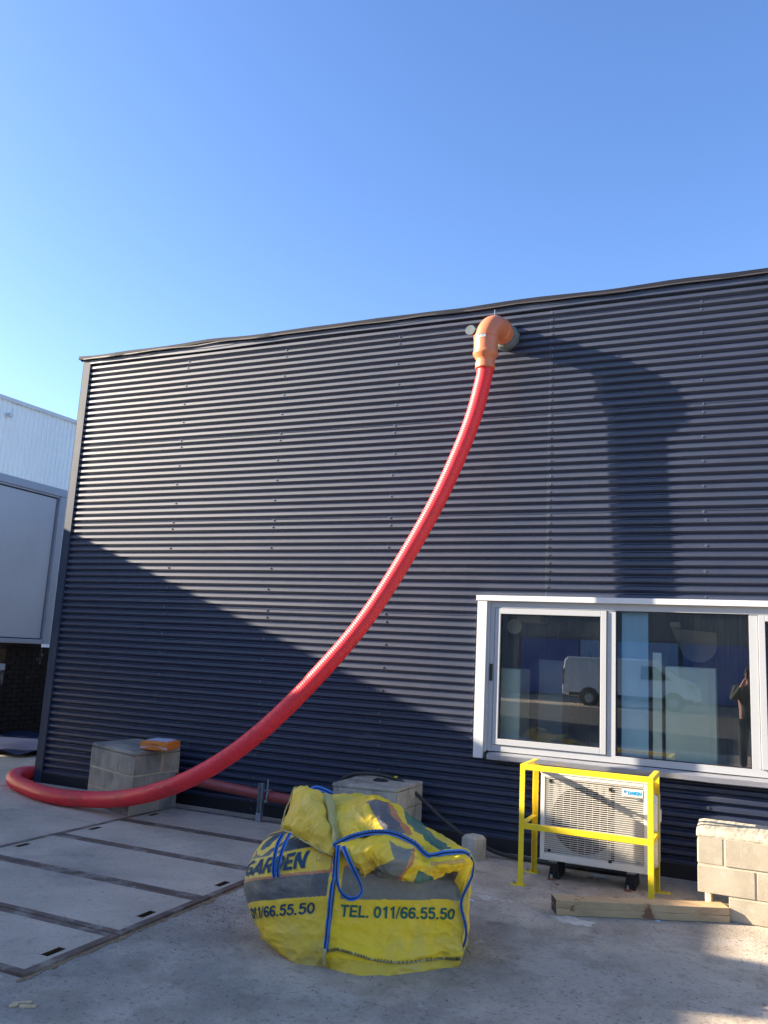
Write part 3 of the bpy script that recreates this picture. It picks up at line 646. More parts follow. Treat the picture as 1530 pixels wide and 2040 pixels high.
# dark hose over the block
cp = [(-3.75, -.16, .30), (-3.60, -.24, .47), (-3.45, -.30, .555), (-3.27, -.31, .583), (-3.10, -.31, .580), (-2.94, -.31, .548), (-2.80, -.31, .465), (-2.685, -.31, .385), (-2.56, -.31, .295), (-2.43, -.31, .215), (-2.30, -.30, .145), (-2.15, -.28, .085), (-2.0, -.26, .04), (-1.8, -.24, .025), (-1.4, -.25, .022), (-.9, -.23, .022)]
m = MB(); m.tube(arclen(catmull(cp, 8), .02), .0185, 10); tag(m.build('rubber_hose', MT['cable'], None, smooth=True, origin=(-3.1, -.31, .57)), 'thin dark rubber hose arching over the pale concrete block down to the wall foot', 'hose')
# small kerb block
m = MB(); A = [(-2.300, -.442), (-2.165, -.475), (-2.098, -.36), (-2.235, -.32)]
sb = tag(empty('kerb_block', (-2.2, -.4, 0)), 'small stubby grey concrete block between the yellow sack and the caged outdoor unit', 'concrete block')
P = [Vector((x, y, 0)) for x, y in A]; c = sum(P, Vector()) / 4; nn = 4
m.add([(p.x, p.y, -.005) for p in P] + [(p.x, p.y, .165) for p in P] + [(c.x + (p.x-c.x)*.72, c.y + (p.y-c.y)*.72, .196) for p in P], [(0,3,2,1), (8,9,10,11)] + [(i, (i+1)%4, (i+1)%4+4, i+4) for i in range(4)] + [(i+4, (i+1)%4+4, (i+1)%4+8, i+8) for i in range(4)])
recalc(m.build('block_body', MT['cmu3'], sb, bevel=.008))
# --- right low wall
r3 = tag(empty('block_wall', (.3, -.85, 0)), 'low wall of sandy cement blocks with a broken lower corner at the right edge', 'block wall')
YF = -1.045; X3 = 1.35
prism('mortar_core', [Vector((-.345, YF + .001, 0)), Vector((X3, YF + .001, 0)), Vector((X3, -.62, 0)), Vector((-.325, -.62, 0))], .165, .54, MT['mortar2'], r3)
prism('mortar_core', [Vector((-.155, YF + .0005, 0)), Vector((X3, YF + .0005, 0)), Vector((X3, -.62, 0)), Vector((-.155, -.62, 0))], 0, .164, MT['mortar2'], r3)
prism('rubble', [Vector((-.31, -.95, 0)), Vector((-.27, -.96, 0)), Vector((-.26, -.86, 0)), Vector((-.32, -.84, 0))], 0, .16, MT['mortar2'], r3, .008)
# rough cast cap
nx, ny = 90, 22; P = []
def cap(i, j):
    x = -.362 + (X3 + .362) * i / nx; t = j / ny
    prof = [(-.002, .540), (-.002, .548), (.002, .557), (.010, .568), (.026, .580), (.05, .588), (.42, .597), (.44, .58), (.44, .5)]
    f = t * (len(prof) - 1); k = min(int(f), len(prof) - 2); f -= k
    y = YF + prof[k][0] + (prof[k+1][0] - prof[k][0]) * f; z = prof[k][1] + (prof[k+1][1] - prof[k][1]) * f
    z += .003 * noise.noise(Vector((x * 9, y * 9, 1))) + .004 * noise.noise(Vector((x * 45, y * 45, 1)))
    if j == 0: z = .538 + .012 * noise.noise(Vector((x * 14, 0, 3)))
    edge = max(0, 1 - i / 2) ; return Vector((x + 0, y + .003 * noise.noise(Vector((x * 30, z * 30, 4))), z - .010 * edge * (1 if j > 3 else 0)))
m = MB(); m.grid([[cap(i, j) for i in range(nx + 1)] for j in range(ny + 1)])
m.add([cap(0, j) for j in range(ny + 1)], [tuple(range(ny + 1))])
m.build('cap', MT['cmu2'], r3, smooth=False)
zs3 = [(0, .160), (.160, .352), (.352, .545)]
j3 = [[-.158, .235, .63, 1.03, X3], [-.362, .020, .42, .82, 1.22, X3], [-.358, -.182, .215, .615, 1.02, X3]]
face_blocks(r3, Vector((0, YF, 0)), Vector((1, 0, 0)), Vector((0, -1, 0)), 0, j3, zs3, MT['cmu2'], jw=.014, bev=.003, t=.004)
face_blocks(r3, Vector((-.348, 0, 0)), Vector((0, 1, 0)), Vector((-1, 0, 0)), 0, [[-1.04, -.64], [-1.04, -.64]], [(.165, .352), (.352, .52)], MT['cmu2'], jw=.012, bev=.004, t=.006)

# ================================================================== RED DUCT ALONG THE WALL, STRUT
m = MB(); m.tube([Vector((-6.45, -.24, .345)), Vector((-5.2, -.25, .293)), Vector((-4.4, -.25, .248)), Vector((-3.42, -.25, .215))], .052, 20)
tag(m.build('duct_pipe', MT['pipe'], None, smooth=True, origin=(-4.4, -.25, .25)), 'dull red pipe running low along the foot of the dark wall', 'pipe')
st = tag(empty('pipe_support', (-4.40, -.32, 0)), 'galvanised channel strut with pipe clamp holding the low red pipe', 'pipe support')
m = MB(); x, y = -4.405, -.33
m.box((x - .033, y - .018, .012), (x - .029, y + .022, .375)); m.box((x + .013, y - .018, .012), (x + .017, y + .022, .375)); m.box((x - .029, y + .018, .012), (x + .013, y + .022, .375))
m.build('channel', MT['galv'], st)
m = MB(); m.box((x - .035, y - .026, .0), (x + .02, y - .020, .10)); m.box((x - .07, y - .06, .0), (x + .06, y + .06, .006)); o = m.build('foot_bracket', MT['galv'], st)
m = MB(); 
for z in (.03, .075): m.tube([(x - .008, y - .026, z), (x - .008, y - .036, z)], .009, 8)
m.build('bolt', MT['galv'], o)
m = MB(); ring = []
for k in range(17):
    a = math.pi * 2 * k / 16; ring.append(Vector((x + .045, -.25 + .062 * math.cos(a), .25 + .062 * math.sin(a))))
m.tube(ring[:-1], .008, 6, closed=True); m.box((x + .017, -.335, .305), (x + .05, -.26, .312)); m.tube([(x + .045, -.30, .30), (x + .045, -.30, .41)], .008, 8); m.tube([(x + .045, -.325, .20), (x + .045, -.325, .222)], .014, 8)
m.build('pipe_clamp', MT['galv'], st)

# ================================================================== YELLOW GUARD FRAME
gf = tag(empty('guard_frame', (-1.15, -.78, 0)), 'bright yellow angle iron guard frame standing round the ivory outdoor unit', 'guard frame')
FX0, FX1, FY0, FY1, FH = -1.655, -.655, -1.005, -.535, .897
a_, t_ = .040, .005
def angle_post(x, y, sx, sy, z1, name='post'):
    m = MB(); m.box((min(x, x + sx*a_), min(y, y + sy*t_), .006), (max(x, x + sx*a_), max(y, y + sy*t_), z1)); m.box((min(x, x + sx*t_), min(y + sy*t_, y + sy*a_), .006), (max(x, x + sx*t_), max(y + sy*t_, y + sy*a_), z1))
    o = m.build(name, MT['yellow'], gf, bevel=.0012)
    m = MB(); xa = x - .05; xb = x + .05; xa, xb = (x - .055 * (1 if sx > 0 else .3) - .0, x + .055) if sx > 0 else (x - .055, x + .075); m.box((xa, y - (.02 if sy > 0 else .05), 0), (xb, y + (.05 if sy > 0 else .02), .006)); p = m.build('foot_plate', MT['yellow'], o)
    m = MB(); bxp = (x - sx * .035); m.tube([(bxp, y + sy*.015, .006), (bxp, y + sy*.015, .03)], .007, 8); m.tube([(bxp, y + sy*.015, .006), (bxp, y + sy*.015, .014)], .013, 6); m.build('anchor_bolt', MT['galv'], gf)
angle_post(FX0, FY0, 1, 1, FH - .041); angle_post(FX1, FY0, -1, 1, FH - .041); angle_post(FX0, FY1, 1, -1, FH - .041); angle_post(FX1, FY1, -1, -1, FH - .041)
def rail(p, q, flat, side, name='rail'):
    """p->q outer line at top; flat: direction of horizontal flange; vertical flange hangs down"""
    p, q = Vector(p), Vector(q); flat = Vector(flat) * a_; dn = Vector((0, 0, -a_)); ft = flat.normalized() * t_; m = MB()
    def slab(o, a, b):
        vs = [p + o, q + o, q + o + a, p + o + a, p + o + b, q + o + b, q + o + a + b, p + o + a + b]; m.add(vs, [(0,1,2,3),(4,7,6,5),(0,4,5,1),(1,5,6,2),(2,6,7,3),(3,7,4,0)])
    slab(Vector(), flat, Vector((0, 0, -t_))); slab(Vector((0, 0, -t_)), ft, dn + Vector((0, 0, t_)))
    return recalc(m.build(name, MT['yellow'], gf, bevel=.0012))
rail((FX0, FY0, FH), (FX1, FY0, FH), (0, 1, 0), 1); rail((FX0, FY0 + a_ + .001, FH), (FX0, FY1, FH), (1, 0, 0), 1); rail((FX1, FY0 + a_ + .001, FH), (FX1, FY1, FH), (-1, 0, 0), 1)
ZM = .455
rail((FX0 + a_ + .001, FY0, ZM), (FX1 - a_ - .001, FY0, ZM), (0, 1, 0), 1); rail((FX0, FY0 + a_ + .001, ZM), (FX0, FY1 - a_ - .001, ZM), (1, 0, 0), 1); rail((FX1, FY0 + a_ + .001, ZM), (FX1, FY1 - a_ - .001, ZM), (-1, 0, 0), 1)

# ================================================================== OUTDOOR UNIT
ac = tag(empty('outdoor_unit', (-1.13, -.55, .14)), 'ivory air conditioning outdoor unit with slatted front standing inside the yellow frame', 'outdoor unit')
UX0, UX1, UY0, UY1, UZ0, UZ1 = -1.553, -.725, -.72, -.40, .150, .822
m = MB()   # casing: back box with open front cavity
m.box((UX0, UY0 + .03, UZ0), (UX0 + .012, UY1, UZ1)); m.box((UX1 - .012, UY0 + .03, UZ0), (UX1, UY1, UZ1)); m.box((UX0 + .012, UY0 + .03, UZ0), (UX1 - .012, UY1, UZ0 + .012)); m.box((UX0 + .012, UY1 - .01, UZ0 + .012), (UX1 - .012, UY1, UZ1 - .012))
m.box((UX0 - .006, UY0 - .004, UZ1 - .012), (UX1 + .006, UY1 + .004, UZ1 + .006))
m.build('casing', MT['acbody'], ac, bevel=.003)
GX0, GX1, GZ0, GZ1 = UX0 + .035, UX1 - .028, UZ0 + .052, UZ1 - .040
m = MB(); m.box((UX0, UY0, UZ0), (GX0, UY0 + .03, UZ1 - .013)); m.box((GX1, UY0, UZ0), (UX1, UY0 + .03, UZ1 - .013)); m.box((GX0, UY0, UZ0), (GX1, UY0 + .03, GZ0)); m.box((GX0, UY0, GZ1), (GX1, UY0 + .03, UZ1 - .013))
m.build('front_frame', MT['acbody'], ac, bevel=.004)
fcx, fcz, fr_ = -1.215, .478, .252
bx('fan_chamber', (GX0 - .01, UY0 + .10, GZ0 - .01), (GX1 + .01, UY0 + .105, GZ1 + .01), MT['accoil'], ac)
m = MB(); n = 40; P = [[], []]
for k in range(n + 1):
    a = 2 * math.pi * k / n
    P[0].append(Vector((fcx + fr_ * math.cos(a), UY0 + .018, fcz + fr_ * math.sin(a)))); P[1].append(Vector((fcx + fr_ * math.cos(a), UY0 + .095, fcz + fr_ * math.sin(a))))
m.grid(P); m.build('fan_ring', MT['acdark'], ac)
m = MB(); m.tube([(fcx, UY0 + .097, fcz), (fcx, UY0 + .092, fcz)], fr_, 40); m.build('fan_shade_disc', MT['acdark'], ac)  # closed disc, the opening's shade put into its near-black colour
m = MB()
for k in range(3):
    P = []
    for i in range(7):
        rr_ = .05 + .185 * i / 6; row = []
        for j in range(6):
            a = k * 2.094 + .35 * i / 6 + (j / 5) * (1.25 - .2 * i / 6); row.append(Vector((fcx + rr_ * math.cos(a), UY0 + .085 - .04 * j / 5, fcz + rr_ * math.sin(a))))
        P.append(row)
    m.grid(P)
m.tube([(fcx, UY0 + .09, fcz), (fcx, UY0 + .045, fcz)], .055, 20); m.build('fan', MT['acdark'], ac, smooth=True)
# front plate behind slats outside the fan opening (with round hole)
m = MB(); n = 48; inn = []; out_ = []
for k in range(n):
    a = 2 * math.pi * k / n; dx, dz = math.cos(a), math.sin(a); inn.append(Vector((fcx + (fr_+.002) * dx, UY0 + .018, fcz + (fr_+.002) * dz)))
    tt = []
    if dx > 0: tt.append((GX1 - fcx) / dx)
    if dx < 0: tt.append((GX0 - fcx) / dx)
    if dz > 0: tt.append((GZ1 - fcz) / dz)
    if dz < 0: tt.append((GZ0 - fcz) / dz)
    s_ = min(tt); out_.append(Vector((fcx + s_ * dx, UY0 + .018, fcz + s_ * dz)))
m.add(inn + out_, [(k, (k+1) % n, (k+1) % n + n, k + n) for k in range(n)]); m.build('back_plate', MT['accoil'], ac)
# slats: one by one
slat_me = None; NS = 37; GB = -.905
for k in range(NS):
    z = GZ0 + .006 + (GZ1 - GZ0 - .012) * k / (NS - 1)
    right_end = GX1
    if .700 < z < .762: right_end = GB - .01
    if slat_me is None or right_end != GX1:
        m = MB(); m.box((GX0, UY0 + .003, z - .0026), (right_end, UY0 + .008, z + .0026)); o = m.build('slat', MT['acbody'], ac)
        if right_end == GX1: slat_me = o.data; z_ref = z
    else:
        o = bpy.data.objects.new('slat', slat_me); COL.objects.link(o); o.parent = ac; o.location = (0, 0, z - z_ref)
m = MB()
for k in range(9):
    x = GX0 + .03 + .0575 * k
    m.box((x - .0010, UY0 + .0085, GZ0), (x + .0010, UY0 + .011, GZ1))
m.build('vertical_wire', MT['acbody'], ac)
bx('front_strip', (-1.0, UY0 + .012, GZ0), (-.975, UY0 + .0165, GZ1), MT['acdark'], ac)  # near-black upright strip down the grille
bx('side_backing', (-.974, UY0 + .012, GZ0), (GX1, UY0 + .0165, GZ1), MT['accoil'], ac)
for (x, z) in ((-1.475, .755), (-1.005, .738), (-.790, .688), (-1.478, .225), (-1.005, .205), (-.79, .222)):
    bx('clip', (x - .012, UY0 - .004, z - .010), (x + .012, UY0 + .004, z + .010), MT['black'] if x < -.9 else MT['galv'], ac)
bd = bx('badge_plate', (GB - .01, UY0 - .002, .701), (GX1 - .004, UY0 + .01, .761), MT['badge'], ac, bevel=.002)
def text_obj(body, size, mt, parent, loc, rot=(math.pi/2, 0, 0), ext=.0006, off=0.0, shear=0.0, sx=1.0, name='lettering'):
    cu = bpy.data.curves.new('t', 'FONT'); cu.body = body; cu.size = size; cu.extrude = ext; cu.offset = off; cu.shear = shear
    o = bpy.data.objects.new('t', cu); COL.objects.link(o); dg = bpy.context.evaluated_depsgraph_get(); me = bpy.data.meshes.new_from_object(o.evaluated_get(dg))
    bpy.data.objects.remove(o); bpy.data.curves.remove(cu); me.materials.clear(); me.materials.append(mt)
    if rot is None: return me
    mtx = Matrix.Translation(loc) @ Matrix.Rotation(rot[2], 4, 'Z') @ Matrix.Rotation(rot[0], 4, 'X') @ Matrix.Diagonal((sx, 1, 1, 1))
    if parent is not None: mtx = world(parent).inverted() @ mtx
    me.transform(mtx); r = bpy.data.objects.new(name, me); COL.objects.link(r); r.parent = parent; return r
text_obj('DAIKIN', .034, MT['badgeblue'], bd, Vector((-.876, UY0 - .0028, .720)), off=.0016, shear=.15, sx=.90)
m = MB(); lx, lz = -.905, .735
m.add([(lx, UY0 - .0032, lz + .012), (lx + .028, UY0 - .0032, lz + .012), (lx + .008, UY0 - .0032, lz - .012)], [(0, 1, 2)]); m.build('logo', MT['badgeblue'], bd)
m = MB(); m.add([(lx, UY0 - .0036, lz + .012), (lx + .010, UY0 - .0036, lz + .012), (lx + .004, UY0 - .0036, lz - .0)], [(0, 1, 2)]); m.build('logo', MT['badgedark'], bd)
# service cover on the right side
m = MB(); n = 6
sc_pts = [(UY0 + .06, .20), (UY0 + .09, .17), (UY1 - .0, .17), (UY1, .74), (UY0 + .11, .74), (UY0 + .06, .68)]
m.add([(UX1, y, z) for y, z in sc_pts] + [(UX1 + .062, y + (.02 if y < -.6 else 0), z + (.018 if z < .5 else -.03)) for y, z in sc_pts], [tuple(range(n)), tuple(range(n, 2*n))] + [(i, (i+1) % n, (i+1) % n + n, i + n) for i in range(n)])
recalc(m.build('service_cover', MT['acbody'], ac, bevel=.008))
bx('cover_handle', (UX1 + .055, UY1 - .12, .50), (UX1 + .075, UY1 - .03, .60), MT['acbody'], ac, bevel=.01)
m = MB(); m.box((UX0 + .06, UY0 + .04, .130), (UX0 + .13, UY1 - .02, .149)); m.box((UX1 - .16, UY0 + .04, .130), (UX1 - .09, UY1 - .02, .149)); m.build('mounting_rail', MT['galv'], ac)
# rubber feet (things: the unit rests on them)
for i, (x, y) in enumerate(((-1.452, -.655), (-.868, -.63))):
    ft = tag(empty('mounting_block', (x, y, 0)), ('black ribbed rubber mounting foot under the left end of the outdoor unit', 'black ribbed rubber mounting foot under the outdoor unit close to the right yellow post')[i], 'mounting block', 'rubber feet under the outdoor unit')
    m = MB()
    m.box((x - .040, y, 0), (x + .040, y + .45 * .6, .012)); m.box((x - .034, y, .055), (x + .034, y + .27, .064)); m.box((x - .030, y, .104), (x + .030, y + .27, .114))
    m.box((x - .005, y, .012), (x + .005, y + .27, .055)); m.box((x - .005, y, .064), (x + .005, y + .27, .104))
    for s in (-1, 1):
        m.add([(x + s*.040, y, .012), (x + s*.034, y, .012), (x + s*.024, y, .104), (x + s*.030, y, .104), (x + s*.040, y + .27, .012), (x + s*.034, y + .27, .012), (x + s*.024, y + .27, .104), (x + s*.030, y + .27, .104)], [(0,1,2,3),(4,5,6,7),(0,3,7,4),(1,2,6,5)])
    m.box((x - .03, y + .012, .012), (x + .03, y + .014, .104)); m.build('foot_profile', MT['rubber'], ft)
    m = MB(); m.tube([(x, y + .03, .1145), (x, y + .03, .149)], .007, 8); m.box((x - .022, y + .005, .1145), (x + .022, y + .055, .118)); m.tube([(x, y + .03, .118), (x, y + .03, .126)], .013, 6); m.build('bolt', MT['galv'], ft)
    m = MB(); m.tube([(x - .012, y - .035, .0), (x - .012, y - .035, .012)], .030, 10); m.build('washer', MT['leafbrown'], ft); m = MB(); m.tube([(x - .012, y - .035, .012), (x - .012, y - .035, .04)], .009, 6); m.build('anchor_bolt', MT['galv'], ft)

# ================================================================== TIMBER BEAMS
def timber(z0, z1, lab, y0a, inset):
    a = Vector((-1.232, -1.60, 0)); b = Vector((-.150, -1.085, 0)); d = (b - a).normalized(); nrm = Vector((-d.y, d.x, 0))
    n = 24; m = MB(); rows = []
    for i in range(n + 1):
        p = a + (b - a) * i / n; wv = .0025 * noise.noise(Vector((i * .4, z0 * 50, 1))) ; row = []
        for (o_, z) in ((inset, z0 + .001), (inset, z1 - .001), (.145 + inset * .5, z1 - .001), (.145 + inset * .5, z0 + .001)): row.append(p + nrm * (o_ + wv) + Vector((0, 0, z + wv)))
        rows.append(row + [row[0]])
    m.grid(rows); m.add(rows[0][:4], [(0, 1, 2, 3)], 1); m.add(rows[-1][:4], [(3, 2, 1, 0)], 0)
    o = recalc(m.build('timber_beam', [MT['wood'], MT['endgrain']], None, bevel=.003, origin=a)); return tag(o, lab, 'timber', 'timbers stacked in front of the yellow frame')
timber(0.002, .048, 'lower of the two stacked timbers on the concrete in front of the yellow frame', 0, 0.0)
timber(.0485, .098, 'upper of the two stacked timbers, pale with dark brown stains and a black end', 0, .004)
# ================================================================== SMALL LITTER
def chip(c, L, w_, h_, rz, mt, name, label, cat, group):
    m = MB(); m.box((c[0] - L/2, c[1] - w_/2, .0), (c[0] + L/2, c[1] + w_/2, h_), 0, rz, (c[0], c[1], 0)); o = m.build(name, MT[mt], None, origin=(c[0], c[1], 0), bevel=min(h_, w_) * .2); return tag(o, label, cat, group)
for (px, py, L, rz, lb) in ((43, 2000, .085, 38, 'longest pale wood chip near the lower left corner of the photograph'), (55, 2007, .075, 30, 'pale wood chip in front of the longest chip at the lower left'), (27, 2005, .04, 60, 'short reddish wood chip left of the two longer chips')):
    p = atZ(px, py, 0); chip((p.x, p.y), L, .018, .010, R_(rz), 'chip', 'wood_chip', lb, 'wood chip', 'wood chips at the lower left')
grav = MB(); rnd = random.Random(3)
def pebble(x, y, r, z=0):
    vs = []; 
    for (a, b, c) in ((1,0,0),(-1,0,0),(0,1,0),(0,-1,0),(0,0,1),(0,0,-.4)): vs.append((x + a*r*rnd.uniform(.6,1.2), y + b*r*rnd.uniform(.6,1.2), z + (c*r*.6*rnd.uniform(.6,1.2)) + r*.25))
    grav.add(vs, [(0,2,4),(2,1,4),(1,3,4),(3,0,4),(2,0,5),(1,2,5),(3,1,5),(0,3,5)])
for k in range(500):
    y = rnd.uniform(-4.6, -.9); pebble(PX1 + .01 + abs(rnd.gauss(0, .06)), y, rnd.uniform(.002, .008))
for k in range(420): pebble(rnd.gauss(-3.0, .22), rnd.gauss(-2.6, .35), rnd.uniform(.002, .009))
for k in range(420): pebble(rnd.uniform(-4.2, .6), rnd.uniform(-4.6, -1.2), rnd.uniform(.0015, .005))
for k in range(160): pebble(rnd.uniform(-7.4, 1.0), rnd.uniform(-.3, -.04), rnd.uniform(.003, .010))
for k in range(900): pebble(rnd.uniform(-5.0, .4), rnd.uniform(-4.6, -1.2), rnd.uniform(.0012, .0035))
tag(grav.build('gravel_grit', MT['stone']), 'scattered pale grit and small stones on the yard concrete', 'grit', kind='stuff')
grav = MB()
for k in range(1300):
    x, y = (rnd.uniform(-5.4, .5), rnd.uniform(-4.6, -.3)) if k % 2 else (rnd.gauss(-3.05, .25), rnd.gauss(-2.5, .5))
    if PX0 < x < PX1 and PY[0] < y < PY[-1]: pebble(x, y, rnd.uniform(.0012, .003), .016)
    else: pebble(x, y, rnd.uniform(.0015, .006))
tag(grav.build('dirt_crumbs', MT['endgrain']), 'scattered dark crumbs of dirt on the slabs and concrete', 'dirt', kind='stuff')
bt = atZ(1193, 1750, .0)
m = MB(); P = []
for i in range(14):
    row = []; 
    for j in range(9):
        a = 2 * math.pi * j / 8; r = .018 * (1 if 1 < i < 11 else .5) * (1 + .35 * noise.noise(Vector((i * .9, math.cos(a) * 2, math.sin(a) * 2)))); row.append(Vector((bt.x - .06 + .010 * i, bt.y + r * math.cos(a), .016 + r * .8 * math.sin(a))))
    P.append(row)
m.grid(P); tag(m.build('crushed_bottle', MT['plastic'], None, origin=bt), 'crushed clear plastic bottle lying under the outdoor unit', 'bottle')
for (px, py, mt, nm, lb, ct, L) in ((1140, 1744, 'chip', 'wood_scrap', 'small pale wood scrap on the ground under the outdoor unit', 'scrap', .03), (1176, 1749, 'leafbrown', 'dry_leaf', 'dry brown leaf beside the crushed bottle under the outdoor unit', 'leaf', .045), (1110, 1763, 'leafbrown', 'dry_leaf', 'dry brown leaf in front of the left rubber foot', 'leaf', .03), (938, 1794, 'paper', 'plastic_strip', 'small pale plastic strip right of the yellow sack', 'plastic strip', .06), (1311, 1836, 'paper', 'plastic_scrap', 'small white scrap in front of the timbers', 'scrap', .03)):
    p = atZ(px, py, 0); chip((p.x, p.y), L, .014, .008, rnd.uniform(-.5, .5), mt, nm, lb, ct, None)

# ================================================================== YELLOW SACK
bag = tag(empty('bulk_bag', (-2.1, -2.75, 0)), 'large crumpled yellow woven builders sack with blue straps and telephone number lettering', 'bulk bag')
def cloth_material():
    m = bpy.data.materials.new('printed_woven_cloth'); m.use_nodes = True; t = m.node_tree; N = t.nodes; L = t.links; b = N['Principled BSDF']
    b.inputs['Roughness'].default_value = .50; b.inputs['Specular IOR Level'].default_value = .4
    at = N.new('ShaderNodeAttribute'); at.attribute_name = 'print'
    geo = N.new('ShaderNodeNewGeometry')
    def nz(s, d=6, st=(1, 1, 1)):
        mp = N.new('ShaderNodeMapping'); mp.inputs['Scale'].default_value = st; L.new(geo.outputs['Position'], mp.inputs[0])
        n = N.new('ShaderNodeTexNoise'); n.inputs['Scale'].default_value = s; n.inputs['Detail'].default_value = d; n.inputs['Roughness'].default_value = .65; L.new(mp.outputs[0], n.inputs['Vector']); return n.outputs['Fac']
    cur = at.outputs['Color']
    for (c, s, lo, hi, st, k) in (((.42, .36, .20), 3, .44, .66, .45, (1, 1, 1)), ((.16, .12, .06), 9, .62, .74, .45, (1, 1, .6)), ((.45, .42, .34), 22, .60, .72, .30, (1, 1, .3))):
        mr = N.new('ShaderNodeMapRange'); mr.inputs['From Min'].default_value = lo; mr.inputs['From Max'].default_value = hi; mr.inputs['To Max'].default_value = st; L.new(nz(s, 8, k), mr.inputs['Value'])
        mx = N.new('ShaderNodeMix'); mx.data_type = 'RGBA'; L.new(mr.outputs[0], mx.inputs[0]); L.new(cur, mx.inputs[6]); mx.inputs[7].default_value = (*c, 1); cur = mx.outputs[2]
    L.new(cur, b.inputs['Base Color'])
    bp = N.new('ShaderNodeBump'); bp.inputs['Strength'].default_value = .5; bp.inputs['Distance'].default_value = .006; L.new(nz(38, 5), bp.inputs['Height'])
    bp2 = N.new('ShaderNodeBump'); bp2.inputs['Strength'].default_value = .25; bp2.inputs['Distance'].default_value = .02; L.new(nz(9, 4), bp2.inputs['Height']); L.new(bp.outputs[0], bp2.inputs['Normal'])
    L.new(bp2.outputs[0], b.inputs['Normal'])
    return m
CL = cloth_material()
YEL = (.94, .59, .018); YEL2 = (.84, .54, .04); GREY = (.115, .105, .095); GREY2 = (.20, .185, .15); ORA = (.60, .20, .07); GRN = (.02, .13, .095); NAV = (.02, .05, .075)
def setprint(o, cols):
    a = o.data.attributes.new('print', 'FLOAT_COLOR', 'POINT'); buf = []
    for c in cols: buf += [c[0], c[1], c[2], 1.0]
    a.data.foreach_set('color', buf)
# ---- body: rings of control points at several heights
LV = [0.0, .05, .15, .27, .38, .48, .57, .635]
CP = {
 0: [(-2.14,-3.27), (-1.98,-3.27), (-1.80,-3.185), (-1.60,-2.96), (-1.51,-2.87), (-1.62,-2.45), (-1.95,-2.25), (-2.36,-2.35), (-2.50,-2.72), (-2.53,-3.08), (-2.45,-3.22), (-2.30,-3.30)],
 1: [(-2.135,-3.285), (-1.975,-3.25), (-1.80,-3.15), (-1.60,-2.945), (-1.495,-2.86), (-1.62,-2.42), (-1.95,-2.22), (-2.42,-2.30), (-2.60,-2.70), (-2.63,-3.08), (-2.51,-3.25), (-2.32,-3.31)],
 2: [(-2.13,-3.275), (-1.97,-3.205), (-1.79,-3.09), (-1.60,-2.94), (-1.485,-2.86), (-1.62,-2.40), (-1.95,-2.20), (-2.46,-2.27), (-2.70,-2.68), (-2.715,-3.09), (-2.57,-3.26), (-2.34,-3.31)],
 3: [(-2.13,-3.26), (-1.97,-3.175), (-1.80,-3.065), (-1.60,-2.935), (-1.475,-2.86), (-1.62,-2.40), (-1.95,-2.20), (-2.48,-2.26), (-2.76,-2.68), (-2.775,-3.11), (-2.60,-3.26), (-2.34,-3.30)],
 4: [(-2.13,-3.25), (-1.97,-3.165), (-1.80,-3.055), (-1.60,-2.925), (-1.465,-2.85), (-1.62,-2.40), (-1.95,-2.20), (-2.48,-2.28), (-2.76,-2.70), (-2.775,-3.09), (-2.60,-3.24), (-2.34,-3.29)],
 5: [(-2.135,-3.225), (-1.97,-3.14), (-1.80,-3.03), (-1.62,-2.88), (-1.50,-2.80), (-1.64,-2.42), (-1.95,-2.25), (-2.46,-2.35), (-2.75,-2.74), (-2.755,-3.05), (-2.58,-3.20), (-2.35,-3.26)],
 6: [(-2.16,-3.14), (-1.98,-3.03), (-1.83,-2.92), (-1.68,-2.78), (-1.60,-2.72), (-1.68,-2.50), (-1.95,-2.35), (-2.42,-2.42), (-2.69,-2.76), (-2.70,-2.98), (-2.55,-3.12), (-2.35,-3.19)],
 7: [(-2.15,-2.95), (-2.03,-2.88), (-1.93,-2.80), (-1.85,-2.72), (-1.80,-2.66), (-1.80,-2.55), (-2.0,-2.45), (-2.35,-2.52), (-2.5,-2.72), (-2.50,-2.84), (-2.42,-2.95), (-2.30,-3.02)]}
NC = 12
def cr(p0, p1, p2, p3, t): return .5 * ((2*p1) + (p2-p0)*t + (2*p0-5*p1+4*p2-p3)*t*t + (3*p1-p0-3*p2+p3)*t**3)
def ringpt(l, t):   # t in [0,12), crisp corners at 0 and 4
    k = int(t) % NC; f = t - int(t); c = CP[l]
    P = [Vector(c[(k + d) % NC]) for d in (-1, 0, 1, 2)]
    if k in (0, 4): P[0] = P[1] * 2 - P[2]
    if (k + 1) % NC in (0, 4): P[3] = P[2] * 2 - P[1]
    return cr(*P, f)
